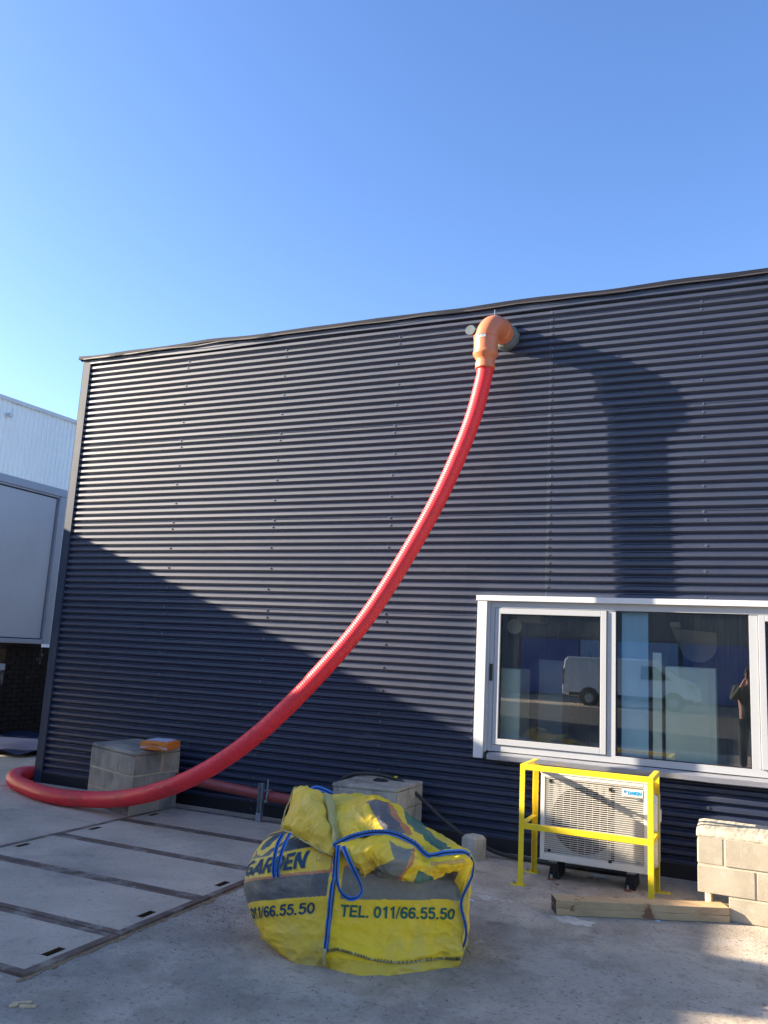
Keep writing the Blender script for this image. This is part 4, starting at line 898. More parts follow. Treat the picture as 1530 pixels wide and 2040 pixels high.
def body(t, z, off=0.0, wr=True):
    z = max(0, min(LV[-1], z)); k = 0
    while k < len(LV) - 2 and z > LV[k+1]: k += 1
    f = (z - LV[k]) / (LV[k+1] - LV[k]); idx = [max(0, k-1), k, k+1, min(len(LV)-1, k+2)]
    P = [ringpt(i, t) for i in idx]; p = cr(*P, f)
    q = ringpt(k, (t + .02) % NC); q0 = ringpt(k, t % NC); tg = q - q0; nrm = Vector((tg.y, -tg.x)); nrm = nrm.normalized() if nrm.length > 0 else Vector((0, -1))
    p3 = Vector((p.x, p.y, z)); d = off
    if wr:
        low = 1 - min(1, z / .22); s = .50 + .9 * low + (.6 if z > .45 else 0)
        v = Vector((p3.x * 4, p3.y * 4, z * 6.5)); d += s * .010 * noise.noise(v)
        d -= s * .020 * abs(noise.noise(Vector((p3.x * 4 + 7, p3.y * 4, z * 9)))); d -= s * .014 * abs(noise.noise(Vector((p3.x * 9 + 3, p3.y * 9, z * 13 + 4)))); d -= s * .006 * abs(noise.noise(Vector((p3.x * 20 + 3, p3.y * 20, z * 30 + 4)))) - .009 * s
        if 0 < t < 4: d += .010 * math.exp(-((z - (.085 + .012 * math.sin(t * 2.1))) / .018) ** 2) * math.sin(math.pi * t / 4)
    return p3 + Vector((nrm.x, nrm.y, 0)) * d
NT, NZ = 420, 150
# arclength tables for lettering
def arctab(z, a, b, n=200):
    L = [0]; p = body(a, z, 0, False)
    for i in range(1, n + 1):
        q = body((a + (b - a) * i / n) % NC, z, 0, False); L.append(L[-1] + (q - p).length); p = q
    return L
TABR = arctab(.30, 0, 4); TABL = arctab(.30, 12, 8.5)
def tof(TAB, a, b, s):
    n = len(TAB) - 1; s = max(0, min(TAB[-1], s)); i = 0
    import bisect
    i = min(n - 1, max(0, bisect.bisect_right(TAB, s) - 1)); f = (s - TAB[i]) / max(1e-9, TAB[i+1] - TAB[i]); return (a + (b - a) * (i + f) / n) % NC
INV = {}
def SAG(s): return .145 * min(1.3, s / .62) ** 1.4
P = []; cols = []
SR = [TABR[int(i)] for i in range(len(TABR))]
def s_of_t(t):
    if t <= 4: x = t / 4 * (len(TABR) - 1); i = min(len(TABR) - 2, int(x)); return 1, TABR[i] + (TABR[i+1] - TABR[i]) * (x - i)
    x = (12 - t) / 3.5 * (len(TABL) - 1)
    if x > len(TABL) - 1: return 0, 9
    i = min(len(TABL) - 2, int(x)); return -1, TABL[i] + (TABL[i+1] - TABL[i]) * (x - i)
LRT = TABR[-1]
rndc = random.Random(5)
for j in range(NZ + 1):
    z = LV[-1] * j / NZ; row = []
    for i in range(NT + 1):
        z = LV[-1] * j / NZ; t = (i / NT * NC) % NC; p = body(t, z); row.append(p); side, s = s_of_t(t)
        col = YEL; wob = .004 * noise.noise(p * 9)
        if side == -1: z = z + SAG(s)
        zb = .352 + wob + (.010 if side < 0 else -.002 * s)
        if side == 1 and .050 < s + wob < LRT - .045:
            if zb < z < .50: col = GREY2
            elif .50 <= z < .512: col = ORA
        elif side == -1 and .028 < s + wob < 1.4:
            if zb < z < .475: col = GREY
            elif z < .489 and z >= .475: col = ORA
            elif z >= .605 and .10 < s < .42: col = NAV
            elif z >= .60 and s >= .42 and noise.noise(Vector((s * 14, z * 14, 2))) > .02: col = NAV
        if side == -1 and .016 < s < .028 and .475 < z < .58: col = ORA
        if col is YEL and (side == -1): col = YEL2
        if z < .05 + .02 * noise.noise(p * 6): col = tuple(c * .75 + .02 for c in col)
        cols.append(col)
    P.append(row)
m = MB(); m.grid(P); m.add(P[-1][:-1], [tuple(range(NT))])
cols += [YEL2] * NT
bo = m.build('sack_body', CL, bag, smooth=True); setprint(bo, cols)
# lettering mapped on the cloth
def arc(cx, cy, rx, ry, a0, a1, n=14): return [(cx + rx * math.cos(R_(a0 + (a1 - a0) * k / n)), cy + ry * math.sin(R_(a0 + (a1 - a0) * k / n))) for k in range(n + 1)]
GLY = {'0': (.68, [arc(.33, .5, .235, .41, 90, 450, 24)]), '1': (.62, [[(.40, 0), (.40, 1)], [(.40, .90), (.30, .80), (.14, .73)]]),
 '6': (.68, [arc(.335, .31, .225, .225, 0, 360, 20), [(.11, .31), (.10, .50), (.13, .70), (.22, .86), (.36, .915), (.48, .88), (.57, .76)]]),
 '5': (.68, [[(.58, .915), (.19, .915)], [(.19, .96), (.13, .50)], [(.13, .52), (.24, .59), (.36, .60), (.48, .55), (.56, .44), (.57, .33), (.53, .19), (.43, .105), (.31, .085), (.19, .12), (.09, .26)]]),
 '/': (.36, [[(.02, 0), (.30, 1)]]), '.': (.34, [[(.14, 0), (.14, .18)]]), ' ': (.30, []),
 'T': (.74, [[(0, .915), (.68, .915)], [(.34, .84), (.34, 0)]]), 'E': (.72, [[(.13, 0), (.13, 1)], [(.2, .085), (.66, .085)], [(.2, .5), (.62, .5)], [(.2, .915), (.65, .915)]]),
 'L': (.66, [[(.13, 0), (.13, 1)], [(.2, .085), (.62, .085)]]), 'G': (.84, [arc(.41, .5, .31, .41, 48, 350, 20), [(.70, .47), (.42, .47)], [(.70, .50), (.70, .12)]]),
 'A': (.80, [[(.07, 0), (.38, .98)], [(.71, 0), (.38, .98)], [(.2, .27), (.56, .27)]]), 'R': (.80, [[(.13, 0), (.13, 1)], [(.13, .915), (.42, .915)] + arc(.42, .69, .20, .225, 90, -90, 10) + [(.13, .465)], [(.40, .46), (.68, 0)]]),
 'D': (.80, [[(.13, 0), (.13, 1)], [(.13, .915), (.34, .915)] + arc(.34, .5, .31, .415, 90, -90, 14) + [(.13, .085)]]), 'N': (.80, [[(.13, 0), (.13, 1)], [(.66, 0), (.66, 1)], [(.13, .96), (.66, .04)]])}
def letter(txt, size, mt, s0, z0, side, sx=1.0, tilt=0.0, off=.0045, bold=.088):
    m = MB(); x0 = 0.0; nst = 0
    for ch in txt:
        wd, strokes = GLY[ch]
        for st_ in strokes:
            nst += 1; pts = []
            for a, b in zip(st_, st_[1:]):
                L = math.hypot(b[0]-a[0], b[1]-a[1]); n = max(1, int(L / .12)); pts += [(a[0] + (b[0]-a[0]) * k / n, a[1] + (b[1]-a[1]) * k / n) for k in range(n)]
            pts.append(st_[-1]); rows = [[], [], []]
            hw = bold * (.62 if ch == '/' else 1.0)
            closed = math.hypot(pts[0][0]-pts[-1][0], pts[0][1]-pts[-1][1]) < 1e-6
            for k, p in enumerate(pts):
                a = pts[k-1] if k else (pts[-2] if closed else pts[0]); b = pts[k+1] if k < len(pts) - 1 else (pts[1] if closed else pts[-1])
                tx, ty = b[0]-a[0], b[1]-a[1]; q = math.hypot(tx, ty); tx /= q; ty /= q
                for r_i, e in enumerate((-hw, 0, hw)):
                    X = (x0 + p[0] - ty * e) * size * sx; Y = (p[1] + tx * e) * size
                    if side > 0: t = tof(TABR, 0, 4, s0 + X); z = z0 + Y + tilt * X
                    else: t = tof(TABL, 12, 8.5, s0 - X); z = z0 + Y + tilt * X - SAG(max(0, s0 - X))
                    rows[r_i].append(body(t, z, off + .00025 * (nst % 4)))
            m.grid(rows)
        x0 += wd
    return m.build('lettering', mt, bag)
letter('TEL. 011/66.55.50', .0600, MT['greenprint'], .058, .262, 1, sx=1.10, tilt=-.02)
letter('011/66.55.50', .0590, MT['blueprint'], .575, .276, -1, sx=1.18, tilt=-.005)
letter('GARDEN', .082, MT['blueprint'], .66, .508, -1, sx=1.28, tilt=-.0, bold=.105)

# ---- loose cloth: patches of control points (pixel column, pixel row, depth in metres) turned into points in the yard
def surf(ctrl, nu, nv):
    rows = [catmull([atD(*c) for c in r], nu) for r in ctrl]
    out = []
    colsn = len(rows[0]); colsP = [catmull([rows[r][c] for r in range(len(rows))], nv) for c in range(colsn)]
    return [[colsP[c][r] for c in range(colsn)] for r in range(len(colsP[0]))]
def inpoly(x, y, poly):
    c = False; n = len(poly); j = n - 1
    for i in range(n):
        xi, yi = poly[i]; xj, yj = poly[j]
        if (yi > y) != (yj > y) and x < (xj - xi) * (y - yi) / (yj - yi) + xi: c = not c
        j = i
    return c
def lookup(ctrl, nu, nv):   # parameter -> plan coordinates of the printed pattern (same interpolation as the cloth)
    rows = [catmull([Vector((c[0], c[1], 0)) for c in r], nu) for r in ctrl]; colsP = [catmull([rows[r][c] for r in range(len(rows))], nv) for c in range(len(rows[0]))]
    return [[colsP[c][r] for c in range(len(rows[0]))] for r in range(len(colsP[0]))]
def cloth(name, ctrl, prints, base, nu=16, nv=16, amp=1.0, thick=.003, seed=0.0, aniso=(1, 1, 1)):
    S = surf(ctrl, nu, nv); Q = lookup(ctrl, nu, nv); R = len(S); Cn = len(S[0]); P = []; cols = []
    for r in range(R):
        row = []
        for c in range(Cn):
            a = S[min(r+1, R-1)][c] - S[max(r-1, 0)][c]; b = S[r][min(c+1, Cn-1)] - S[r][max(c-1, 0)]; n = a.cross(b)
            n = n.normalized() if n.length > 1e-12 else Vector((0, -1, 0))
            if n.dot(EYE - S[r][c]) < 0: n = -n
            p = S[r][c]; v = Vector((p.x * aniso[0], p.y * aniso[1], p.z * aniso[2])) + Vector((seed, seed, 0))
            vw = v + Vector((noise.noise(v * 3), noise.noise(v * 3 + Vector((4, 4, 4))), 0)) * .10
            d = .008 * noise.noise(v * 4) + .040 * (.22 - abs(noise.noise(vw * 4.2 + Vector((5, 0, 0))))) + .022 * (.2 - abs(noise.noise(vw * 9.0))) + .009 * (.2 - abs(noise.noise(vw * 21)))
            row.append(p + n * d * amp); x, y = Q[r][c].x, Q[r][c].y; col = base
            wob = 2.0 * noise.noise(Vector((x * .06, y * .06, seed)))
            for poly, cc in prints:
                if inpoly(x + wob, y + wob, poly): col = cc
            cols.append(col)
        P.append(row)
    m = MB(); m.grid(P); o = m.build(name, CL, bag, smooth=True); setprint(o, cols)
    sd = o.modifiers.new('thickness', 'SOLIDIFY'); sd.thickness = thick; sd.offset = 0
    return o, P
# main top fold: from the strap hem (front) up over the heap and down behind
hemline = [(664, 1686, 4.60), (700, 1668, 4.57), (745, 1659, 4.56), (785, 1662, 4.56), (825, 1681, 4.56), (853, 1705, 4.56), (885, 1700, 4.58), (920, 1698, 4.62), (941, 1711, 4.66)]
top = [
 hemline,
 [(662, 1662, 4.68), (700, 1640, 4.68), (742, 1634, 4.68), (782, 1640, 4.68), (822, 1662, 4.68), (855, 1684, 4.68), (886, 1686, 4.68), (916, 1690, 4.70), (936, 1700, 4.72)],
 [(652, 1632, 4.78), (696, 1612, 4.80), (742, 1604, 4.82), (782, 1616, 4.84), (820, 1640, 4.84), (852, 1662, 4.84), (880, 1676, 4.84), (908, 1686, 4.82), (930, 1696, 4.80)],
 [(646, 1604, 4.90), (692, 1592, 4.95), (740, 1590, 5.00), (784, 1607, 5.02), (820, 1630, 5.02), (850, 1650, 5.0), (878, 1668, 4.98), (902, 1684, 4.94), (920, 1696, 4.9)],
 [(644, 1586, 4.98), (688, 1586, 5.05), (738, 1592, 5.10), (782, 1606, 5.14), (818, 1630, 5.14), (846, 1652, 5.12), (872, 1672, 5.08), (895, 1690, 5.04), (912, 1702, 5.0)],
 [(650, 1625, 5.20), (690, 1640, 5.25), (738, 1650, 5.30), (782, 1660, 5.30), (816, 1672, 5.30), (842, 1682, 5.28), (866, 1695, 5.22), (888, 1706, 5.15), (905, 1712, 5.1)]]
greyband = [(728, 1598), (760, 1596), (775, 1600), (800, 1636), (812, 1662), (770, 1664), (752, 1640), (742, 1618)]
oraband = [(768, 1598), (776, 1601), (800, 1630), (820, 1664), (810, 1668), (794, 1640)]
grn1 = [(801, 1618), (812, 1614), (850, 1650), (862, 1664), (838, 1664), (822, 1656)]
grn2 = [(838, 1662), (862, 1660), (900, 1690), (880, 1694), (856, 1678)]
orawash = [(858, 1686), (905, 1684), (925, 1694), (870, 1698)]
cloth('top_fold', top, [(greyband, (.135, .125, .12)), (oraband, ORA), (grn1, GRN), (grn2, GRN)], YEL, 34, 30, 1.0, seed=1.3)
# yellow scribble lettering on the green patch of the top
# tip of cloth sticking out behind
tip = [[(700, 1586, 5.02), (725, 1588, 5.04), (748, 1593, 5.05), (763, 1597, 5.06)], [(700, 1592, 4.99), (725, 1596, 5.0), (746, 1599, 5.03), (762, 1599, 5.055)], [(700, 1606, 4.93), (722, 1608, 4.95), (742, 1608, 5.0), (758, 1604, 5.04)]]
cloth('cloth_tip', tip, [], YEL, 8, 8, .35, seed=4)
# left lobe
lobe = [
 [(560, 1652, 4.80), (585, 1662, 4.74), (612, 1678, 4.68), (640, 1694, 4.63), (664, 1704, 4.60)],
 [(559, 1640, 4.82), (590, 1644, 4.72), (620, 1652, 4.66), (648, 1668, 4.63), (670, 1682, 4.62)],
 [(568, 1616, 4.88), (596, 1612, 4.78), (626, 1618, 4.72), (648, 1634, 4.70), (662, 1655, 4.70)],
 [(577, 1594, 4.93), (602, 1588, 4.86), (628, 1592, 4.82), (646, 1606, 4.82), (652, 1630, 4.80)],
 [(586, 1570, 5.00), (606, 1569, 4.96), (630, 1576, 4.94), (648, 1590, 4.94), (652, 1612, 4.92)],
 [(590, 1588, 5.12), (610, 1590, 5.12), (632, 1596, 5.12), (650, 1606, 5.12), (660, 1625, 5.1)]]
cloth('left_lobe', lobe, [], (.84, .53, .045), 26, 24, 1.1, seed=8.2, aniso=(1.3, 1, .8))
# inner pale strip where the folds meet
cr_ = [[(640, 1580, 4.95), (648, 1578, 4.94), (662, 1582, 4.93)], [(645, 1598, 4.86), (655, 1600, 4.82), (668, 1604, 4.84)], [(652, 1630, 4.76), (660, 1634, 4.70), (672, 1640, 4.74)], [(660, 1660, 4.66), (667, 1664, 4.62), (678, 1668, 4.66)], [(660, 1688, 4.61), (667, 1690, 4.58), (676, 1686, 4.60)]]
cloth('crease', cr_, [], (.50, .42, .14), 6, 10, .6, seed=3)
# front drape hanging below the strap
drape = [
 [(668, 1684, 4.565), (700, 1670, 4.555), (745, 1662, 4.545), (785, 1666, 4.545), (825, 1685, 4.545), (853, 1708, 4.545), (885, 1703, 4.565), (920, 1701, 4.605), (940, 1713, 4.645)],
 [(680, 1692, 4.54), (706, 1690, 4.49), (742, 1684, 4.47), (782, 1690, 4.46), (820, 1704, 4.45), (852, 1716, 4.47), (884, 1712, 4.50), (916, 1710, 4.55), (938, 1718, 4.62)],
 [(690, 1702, 4.52), (712, 1708, 4.46), (744, 1704, 4.45), (782, 1714, 4.42), (818, 1724, 4.42), (850, 1728, 4.44), (880, 1722, 4.47), (912, 1718, 4.53), (934, 1724, 4.60)],
 [(702, 1718, 4.50), (718, 1726, 4.45), (742, 1722, 4.48), (778, 1736, 4.43), (814, 1744, 4.43), (846, 1744, 4.45), (876, 1734, 4.48), (908, 1726, 4.54), (930, 1730, 4.60)],
 [(720, 1742, 4.50), (726, 1738, 4.47), (742, 1734, 4.52), (776, 1744, 4.47), (812, 1754, 4.46), (844, 1756, 4.48), (874, 1744, 4.51), (906, 1732, 4.56), (928, 1734, 4.61)],
 [(716, 1726, 4.56), (730, 1726, 4.57), (748, 1728, 4.58), (780, 1734, 4.57), (812, 1742, 4.57), (842, 1744, 4.58), (870, 1736, 4.59), (900, 1728, 4.61), (924, 1728, 4.64)]]
gb2 = [(776, 1676), (792, 1684), (822, 1690), (814, 1720), (800, 1750), (780, 1752), (734, 1742), (752, 1726), (786, 1712)]
ob2 = [(822, 1688), (828, 1692), (824, 1722), (798, 1752), (790, 1752), (812, 1728), (818, 1710)]
gr2 = [(836, 1738), (850, 1744), (862, 1748), (850, 1760), (820, 1760)]
ow = [(858, 1716), (920, 1712), (925, 1718), (860, 1726)]
cloth('front_drape', drape, [(gb2, GREY2), (ob2, ORA), (gr2, GRN), (ow, (.62, .34, .06))], YEL, 34, 34, 1.15, seed=5.5)
cloth('side_fold', [[(934, 1708, 4.68), (943, 1716, 4.66), (940, 1735, 4.64)], [(925, 1716, 4.60), (936, 1730, 4.60), (932, 1752, 4.60)], [(914, 1735, 4.58), (926, 1750, 4.58), (922, 1775, 4.575)], [(905, 1755, 4.60), (916, 1775, 4.60), (918, 1795, 4.60)]], [], YEL, 10, 8, .5, seed=2)
# frayed hems
def hemtube(pts, r, mt='hem', name='hem', amp=.003):
    c = arclen(catmull([atD(*p) for p in pts], 8), .008); c = [p + Vector((noise.noise(p * 60), noise.noise(p * 60 + Vector((9, 0, 0))), noise.noise(p * 60 + Vector((0, 9, 0))))) * amp for p in c]
    m = MB(); m.tube(c, r, 6); return m.build(name, MT[mt], bag, smooth=True)
hemtube([(560, 1652, 4.79), (585, 1663, 4.73), (612, 1679, 4.67), (640, 1695, 4.62), (664, 1705, 4.59)], .006)
hemtube([(560, 1646, 4.80), (568, 1616, 4.87), (577, 1594, 4.92), (586, 1570, 4.99), (592, 1568, 5.0)], .004)
hemtube([(725, 1588, 5.035), (748, 1593, 5.045), (763, 1598, 5.06)], .003, 'mortar')
hemtube([(636, 1692, 4.61), (632, 1700, 4.60), (630, 1712, 4.60), (634, 1720, 4.60)], .0018); hemtube([(640, 1694, 4.61), (643, 1704, 4.60), (634, 1716, 4.60)], .0018)
# ---- webbing straps: three stripes each
def strap(name, pts, wdt, facing=None, wob=0.0, parent=bag, space='px'):
    c = [atD(*p) for p in pts] if space == 'px' else [Vector(p) for p in pts]
    c = arclen(catmull(c, 8), .010); m = MB(); rows = []
    for i, p in enumerate(c):
        t = (c[min(i+1, len(c)-1)] - c[max(i-1, 0)]).normalized(); v = (EYE - p).normalized() if facing is None else facing(i / (len(c) - 1)).normalized()
        s = t.cross(v).normalized(); up = s.cross(t).normalized()
        row = [p + s * wdt * q + up * h for q, h in ((-.5, 0), (-.47, .0022), (-.12, .0026), (.20, .0026), (.47, .0022), (.5, 0))]
        rows.append(row)
    n = len(rows)
    for k in range(5):
        vs = []; 
        for r in rows: vs += [r[k], r[k+1]]
        m.add(vs, [(2*i, 2*i+1, 2*i+3, 2*i+2) for i in range(n-1)], 1 if k == 2 else 0)
    vs = []
    for r in rows: vs += [r[0], r[5]]
    m.add(vs, [(2*i, 2*i+2, 2*i+3, 2*i+1) for i in range(n-1)], 0)
    return m.build(name, [MT['bluestrap'], MT['navystrap']], parent, smooth=False)
# vertical corner strap follows the cloth
def bp3(t, z, off): p = body(t % NC, z, off); return p
strap('corner_strap', [bp3(12 - .02, z, .007) for z in (.085, .14, .20, .27, .34, .41, .48, .54, .575)], .042, facing=lambda f: Vector((-.45, -.89, .1)), space='w')
strap('hem_strap', [(x, y - 1, d - .022) for x, y, d in hemline[:-1]] + [(936, 1704, 4.62)], .028)
strap('loop_handle', [(674, 1684, 4.53), (673, 1700, 4.49), (671, 1730, 4.47), (672, 1756, 4.46), (680, 1778, 4.455), (696, 1790, 4.45), (712, 1788, 4.45), (721, 1776, 4.45), (717, 1758, 4.445), (704, 1732, 4.44), (692, 1706, 4.45), (684, 1686, 4.50)], .026, facing=lambda f: Vector((.6 * math.cos(f * 6.3) - .2, -1, .35)))
strap('side_handle', [(563, 1662, 4.74), (553, 1682, 4.68), (547, 1708, 4.65), (545, 1735, 4.645), (549, 1755, 4.65), (554, 1765, 4.67)], .024, facing=lambda f: Vector((.3, -1, .1)))
strap('side_handle', [(578, 1660, 4.72), (568, 1680, 4.66), (559, 1705, 4.635), (554, 1730, 4.63), (555, 1750, 4.635), (557, 1760, 4.65)], .024, facing=lambda f: Vector((.1, -1, .1)))
strap('back_handle', [(619, 1574, 4.99), (630, 1570, 5.0), (645, 1574, 5.02), (664, 1583, 5.04)], .034, facing=lambda f: Vector((.1, -.8, .6)))
strap('edge_strap', [(938, 1706, 4.655), (943, 1722, 4.65), (941, 1744, 4.61), (930, 1768, 4.575), (920, 1790, 4.565), (919, 1810, 4.565), (925, 1835, 4.56), (929, 1862, 4.56), (923, 1885, 4.565), (915, 1900, 4.56)], .018, facing=lambda f: Vector((.9, -.9, .1)))
hemtube([(939, 1703, 4.64), (946, 1720, 4.64), (944, 1744, 4.60), (934, 1768, 4.565), (924, 1790, 4.555), (923, 1810, 4.555), (929, 1835, 4.55), (932, 1862, 4.55), (926, 1885, 4.555), (918, 1900, 4.55)], .0035, 'hem')
# seams with stitches on the body
def seam(ts, zs, off, r, name='seam'):
    n = 60; c = []
    for i in range(n + 1):
        f = i / n * (len(ts) - 1); k = min(int(f), len(ts) - 2); q = f - k; c.append(body((ts[k] + (ts[k+1] - ts[k]) * q) % NC, zs[k] + (zs[k+1] - zs[k]) * q, off))
    m = MB(); m.tube(c, r, 6); m.build(name, MT['hem'], bag, smooth=True); return c
c1 = seam([.02, .4, .9, 1.6, 2.3, 3.0, 3.6, 3.98], [.085, .105, .095, .065, .052, .050, .045, .045], .006, .006)
m = MB()
for i in range(0, len(c1) - 1):
    if i % 7 == 3: continue
    p = c1[i].lerp(c1[i+1], .5); o_ = Vector((0, -.009, 0)); 
    m.tube([p + o_ + Vector((-.003, 0, -.004)), p + o_ + Vector((.003, -.001, .014))], .0012, 4); m.tube([p + o_ + Vector((.003, -.001, .014)), p + o_ + Vector((.008, 0, -.004))], .0012, 4)
tag(m.build('stitching', MT['thread'], bag), kind='stuff')
c2 = seam([.10, .07, .09, .10, .06], [.085, .20, .32, .44, .55], .006, .0045)
seam([0.0, -.02, .02], [.02, .06, .10], .012, .011, 'corner_knot')
m = MB()
for i in range(0, len(c2)): p = c2[i]; m.tube([p + Vector((-.010, -.004, 0)), p + Vector((-.001, -.005, .003))], .0016, 4)
for k in range(26):
    f = k / 25; q = hemline; x = 668 + f * 180; 
    import bisect
    i = max(0, min(len(q) - 2, bisect.bisect_right([h_[0] for h_ in q], x) - 1)); g_ = (x - q[i][0]) / (q[i+1][0] - q[i][0]); y = q[i][1] + (q[i+1][1] - q[i][1]) * g_; d = q[i][2] + (q[i+1][2] - q[i][2]) * g_
    m.tube([atD(x, y - 2, d - .028), atD(x + 2, y - 8, d - .020)], .0018, 4)
tag(m.build('stitching', MT['thread'], bag), kind='stuff')
# loose thread at the right foot of the sack
m = MB(); m.tube(catmull([atZ(925, 1884, .05), atZ(929, 1886, .05), atZ(931, 1893, .03), atZ(937, 1900, .012), atZ(936, 1906, .004)], 5), .0016, 5); m.build('loose_thread', MT['thread'], bag)

# ================================================================== ACROSS THE YARD (seen only as reflections in the panes)
hall = tag(empty('opposite_hall', (0, -37, 0)), 'grey ribbed hall with blue sliding doors across the yard, mirrored in the window panes', 'hall')
MT['hallgrey'] = mat('weathered_grey_sheet', (.16, .18, .20), .6); MT['hallblue'] = mat('blue_door_sheet', (.03, .10, .36), .5); MT['hallpale'] = mat('pale_blue_door', (.20, .36, .62), .5)
MT['vanpaint'] = mat('white_van_paint', (.70, .72, .75), .25, 0, .5, 0, 1, coat=.5); MT['vanglass'] = mat('dark_van_glass', (.02, .025, .03), .08); MT['tyre'] = mat('tyre_rubber', (.02, .02, .02), .8); MT['taillight'] = mat('red_tail_light', (.35, .02, .02), .3)
m = MB(); x = -34; P = [[], []]
while x < 34:
    for dx, dy in ((0, 0), (.5, 0), (.56, .08), (.9, .08), (.96, 0)): P[0].append(Vector((x + dx, -37 + dy, 3.1))); P[1].append(Vector((x + dx, -37 + dy, 9.0)))
    x += 1.0
m.grid(P); m.build('ribbed_cladding', MT['hallgrey'], hall); bx('hall_body', (-34, -52, 0), (34, -37.05, 9.0), MT['hallgrey'], hall)
for a, b, mt in ((-16, -11.4, 'hallgrey'), (-11.3, -8.2, 'hallblue'), (-8.1, -3.2, 'hallpale'), (-3.0, 3.6, 'hallblue'), (3.8, 9, 'hallgrey')): bx('sliding_door', (a, -36.98, .1), (b, -36.8, 3.0), MT[mt], hall)
van = tag(empty('parked_van', (-4.6, -29.5, 0)), 'white panel van parked across the yard, seen mirrored in the window panes', 'van')
VX0, VX1, VY0, VY1 = -7.35, -1.75, -30.4, -28.5
pf = [(0, .42), (0, 1.2), (.06, 1.85), (.18, 2.02), (3.5, 2.04), (3.95, 1.96), (4.75, 1.36), (5.35, 1.18), (5.55, .95), (5.6, .45), (5.0, .36), (.4, .36)]
m = MB(); nn = len(pf); m.add([(VX0 + x, VY1 - .04 * (z > 1.3) * 2, z) for x, z in pf] + [(VX0 + x, VY0 + .04 * (z > 1.3) * 2, z) for x, z in pf], [tuple(range(nn)), tuple(reversed(range(nn, 2 * nn)))] + [(i, (i+1) % nn, (i+1) % nn + nn, i + nn) for i in range(nn)])
recalc(m.build('van_body', MT['vanpaint'], van, bevel=.06))
def vpoly(name, pts, mt, y=VY1 + .004, yt=.03):
    m = MB(); n = len(pts); m.add([(VX0 + x, y, z) for x, z in pts] + [(VX0 + x, y - yt, z) for x, z in pts], [tuple(range(n)), tuple(reversed(range(n, 2 * n)))] + [(i, (i+1) % n, (i+1) % n + n, i + n) for i in range(n)]); return recalc(m.build(name, MT[mt], van))
vpoly('side_window', [(3.25, 1.22), (3.3, 1.78), (3.82, 1.76), (4.5, 1.24)], 'vanglass', VY1 - .06); vpoly('tail_light', [(.0, .85), (.02, 1.5), (.1, 1.5), (.08, .85)], 'taillight'); vpoly('lower_trim', [(.3, .38), (.3, .52), (5.3, .52), (5.3, .38)], 'tyre'); vpoly('head_light', [(5.15, .95), (5.05, 1.12), (5.38, 1.08), (5.5, .93)], 'galv')
for x in (1.15, 4.55):
    m = MB(); m.tube([(VX0 + x, VY1 - .20, .33), (VX0 + x, VY1 + .02, .33)], .33, 24); o = m.build('wheel', MT['tyre'], van, auto=40); m = MB(); m.tube([(VX0 + x, VY1 - .0, .33), (VX0 + x, VY1 + .03, .33)], .20, 16); m.build('rim', MT['galv'], o)
    m = MB(); m.tube([(VX0 + x, VY1 - .18, .36), (VX0 + x, VY1 + .006, .36)], .41, 24); m.build('wheel_arch', MT['tyre'], van)
# the person taking the picture (mirrored in the wide pane): a step behind the camera
MT['jacket'] = mat('dark_olive_jacket', (.06, .075, .055), .8, 0, .3, .2, 8); MT['trousers'] = mat('dark_trousers', (.02, .022, .03), .85); MT['skin'] = mat('skin', (.50, .25, .17), .55); MT['hair'] = mat('brown_hair', (.05, .03, .02), .7); MT['shoe'] = mat('yellow_green_shoe', (.35, .50, .06), .6)
per = tag(empty('person', (0.02, -8.05, 0)), 'person in dark olive jacket holding up a phone, mirrored in the wide pane', 'person')
def skin(name, V, E_, mt, parent, sub=2):
    me = bpy.data.meshes.new(name); inv = world(parent).inverted(); me.from_pydata([inv @ Vector(v[:3]) for v in V], E_, []); me.materials.append(mt)
    o = bpy.data.objects.new(name, me); COL.objects.link(o); o.parent = parent
    s = o.modifiers.new('skin', 'SKIN'); me.skin_vertices.new(name='') if not me.skin_vertices else None
    for i, v in enumerate(V): me.skin_vertices[0].data[i].radius = (v[3], v[4] if len(v) > 4 else v[3])
    me.skin_vertices[0].data[0].use_root = True; b = o.modifiers.new('sub', 'SUBSURF'); b.levels = sub; b.render_levels = sub
    s.use_smooth_shade = True; return o
bx_, by = 0.02, -8.05
V = [(bx_, by, .95, .15, .11), (bx_, by, 1.15, .15, .11), (bx_, by + .01, 1.38, .17, .11), (bx_, by + .01, 1.50, .07, .06), (bx_, by + .02, 1.57, .05, .055), (bx_, by + .03, 1.64, .07, .085), (bx_, by + .03, 1.73, .062, .075),
     (bx_ - .20, by + .02, 1.42, .065), (bx_ - .26, by + .10, 1.22, .050), (bx_ - .10, by + .33, 1.50, .038), (bx_ - .065, by + .37, 1.60, .030, .022),
     (bx_ + .20, by + .02, 1.42, .065), (bx_ + .26, by + .10, 1.22, .050), (bx_ + .10, by + .33, 1.50, .038), (bx_ + .065, by + .37, 1.60, .030, .022),
     (bx_ - .10, by, .86, .095), (bx_ - .12, by + .02, .48, .06), (bx_ - .12, by, .10, .04), (bx_ - .14, by + .14, .045, .045, .035), (bx_ + .10, by, .86, .095), (bx_ + .12, by + .02, .48, .06), (bx_ + .12, by, .10, .04), (bx_ + .14, by + .14, .045, .045, .035)]
Ed = [(0,1),(1,2),(2,3),(3,4),(4,5),(5,6),(2,7),(7,8),(8,9),(9,10),(2,11),(11,12),(12,13),(13,14),(0,15),(15,16),(16,17),(17,18),(0,19),(19,20),(20,21),(21,22)]
skin('body', V, Ed, MT['skin'], per)
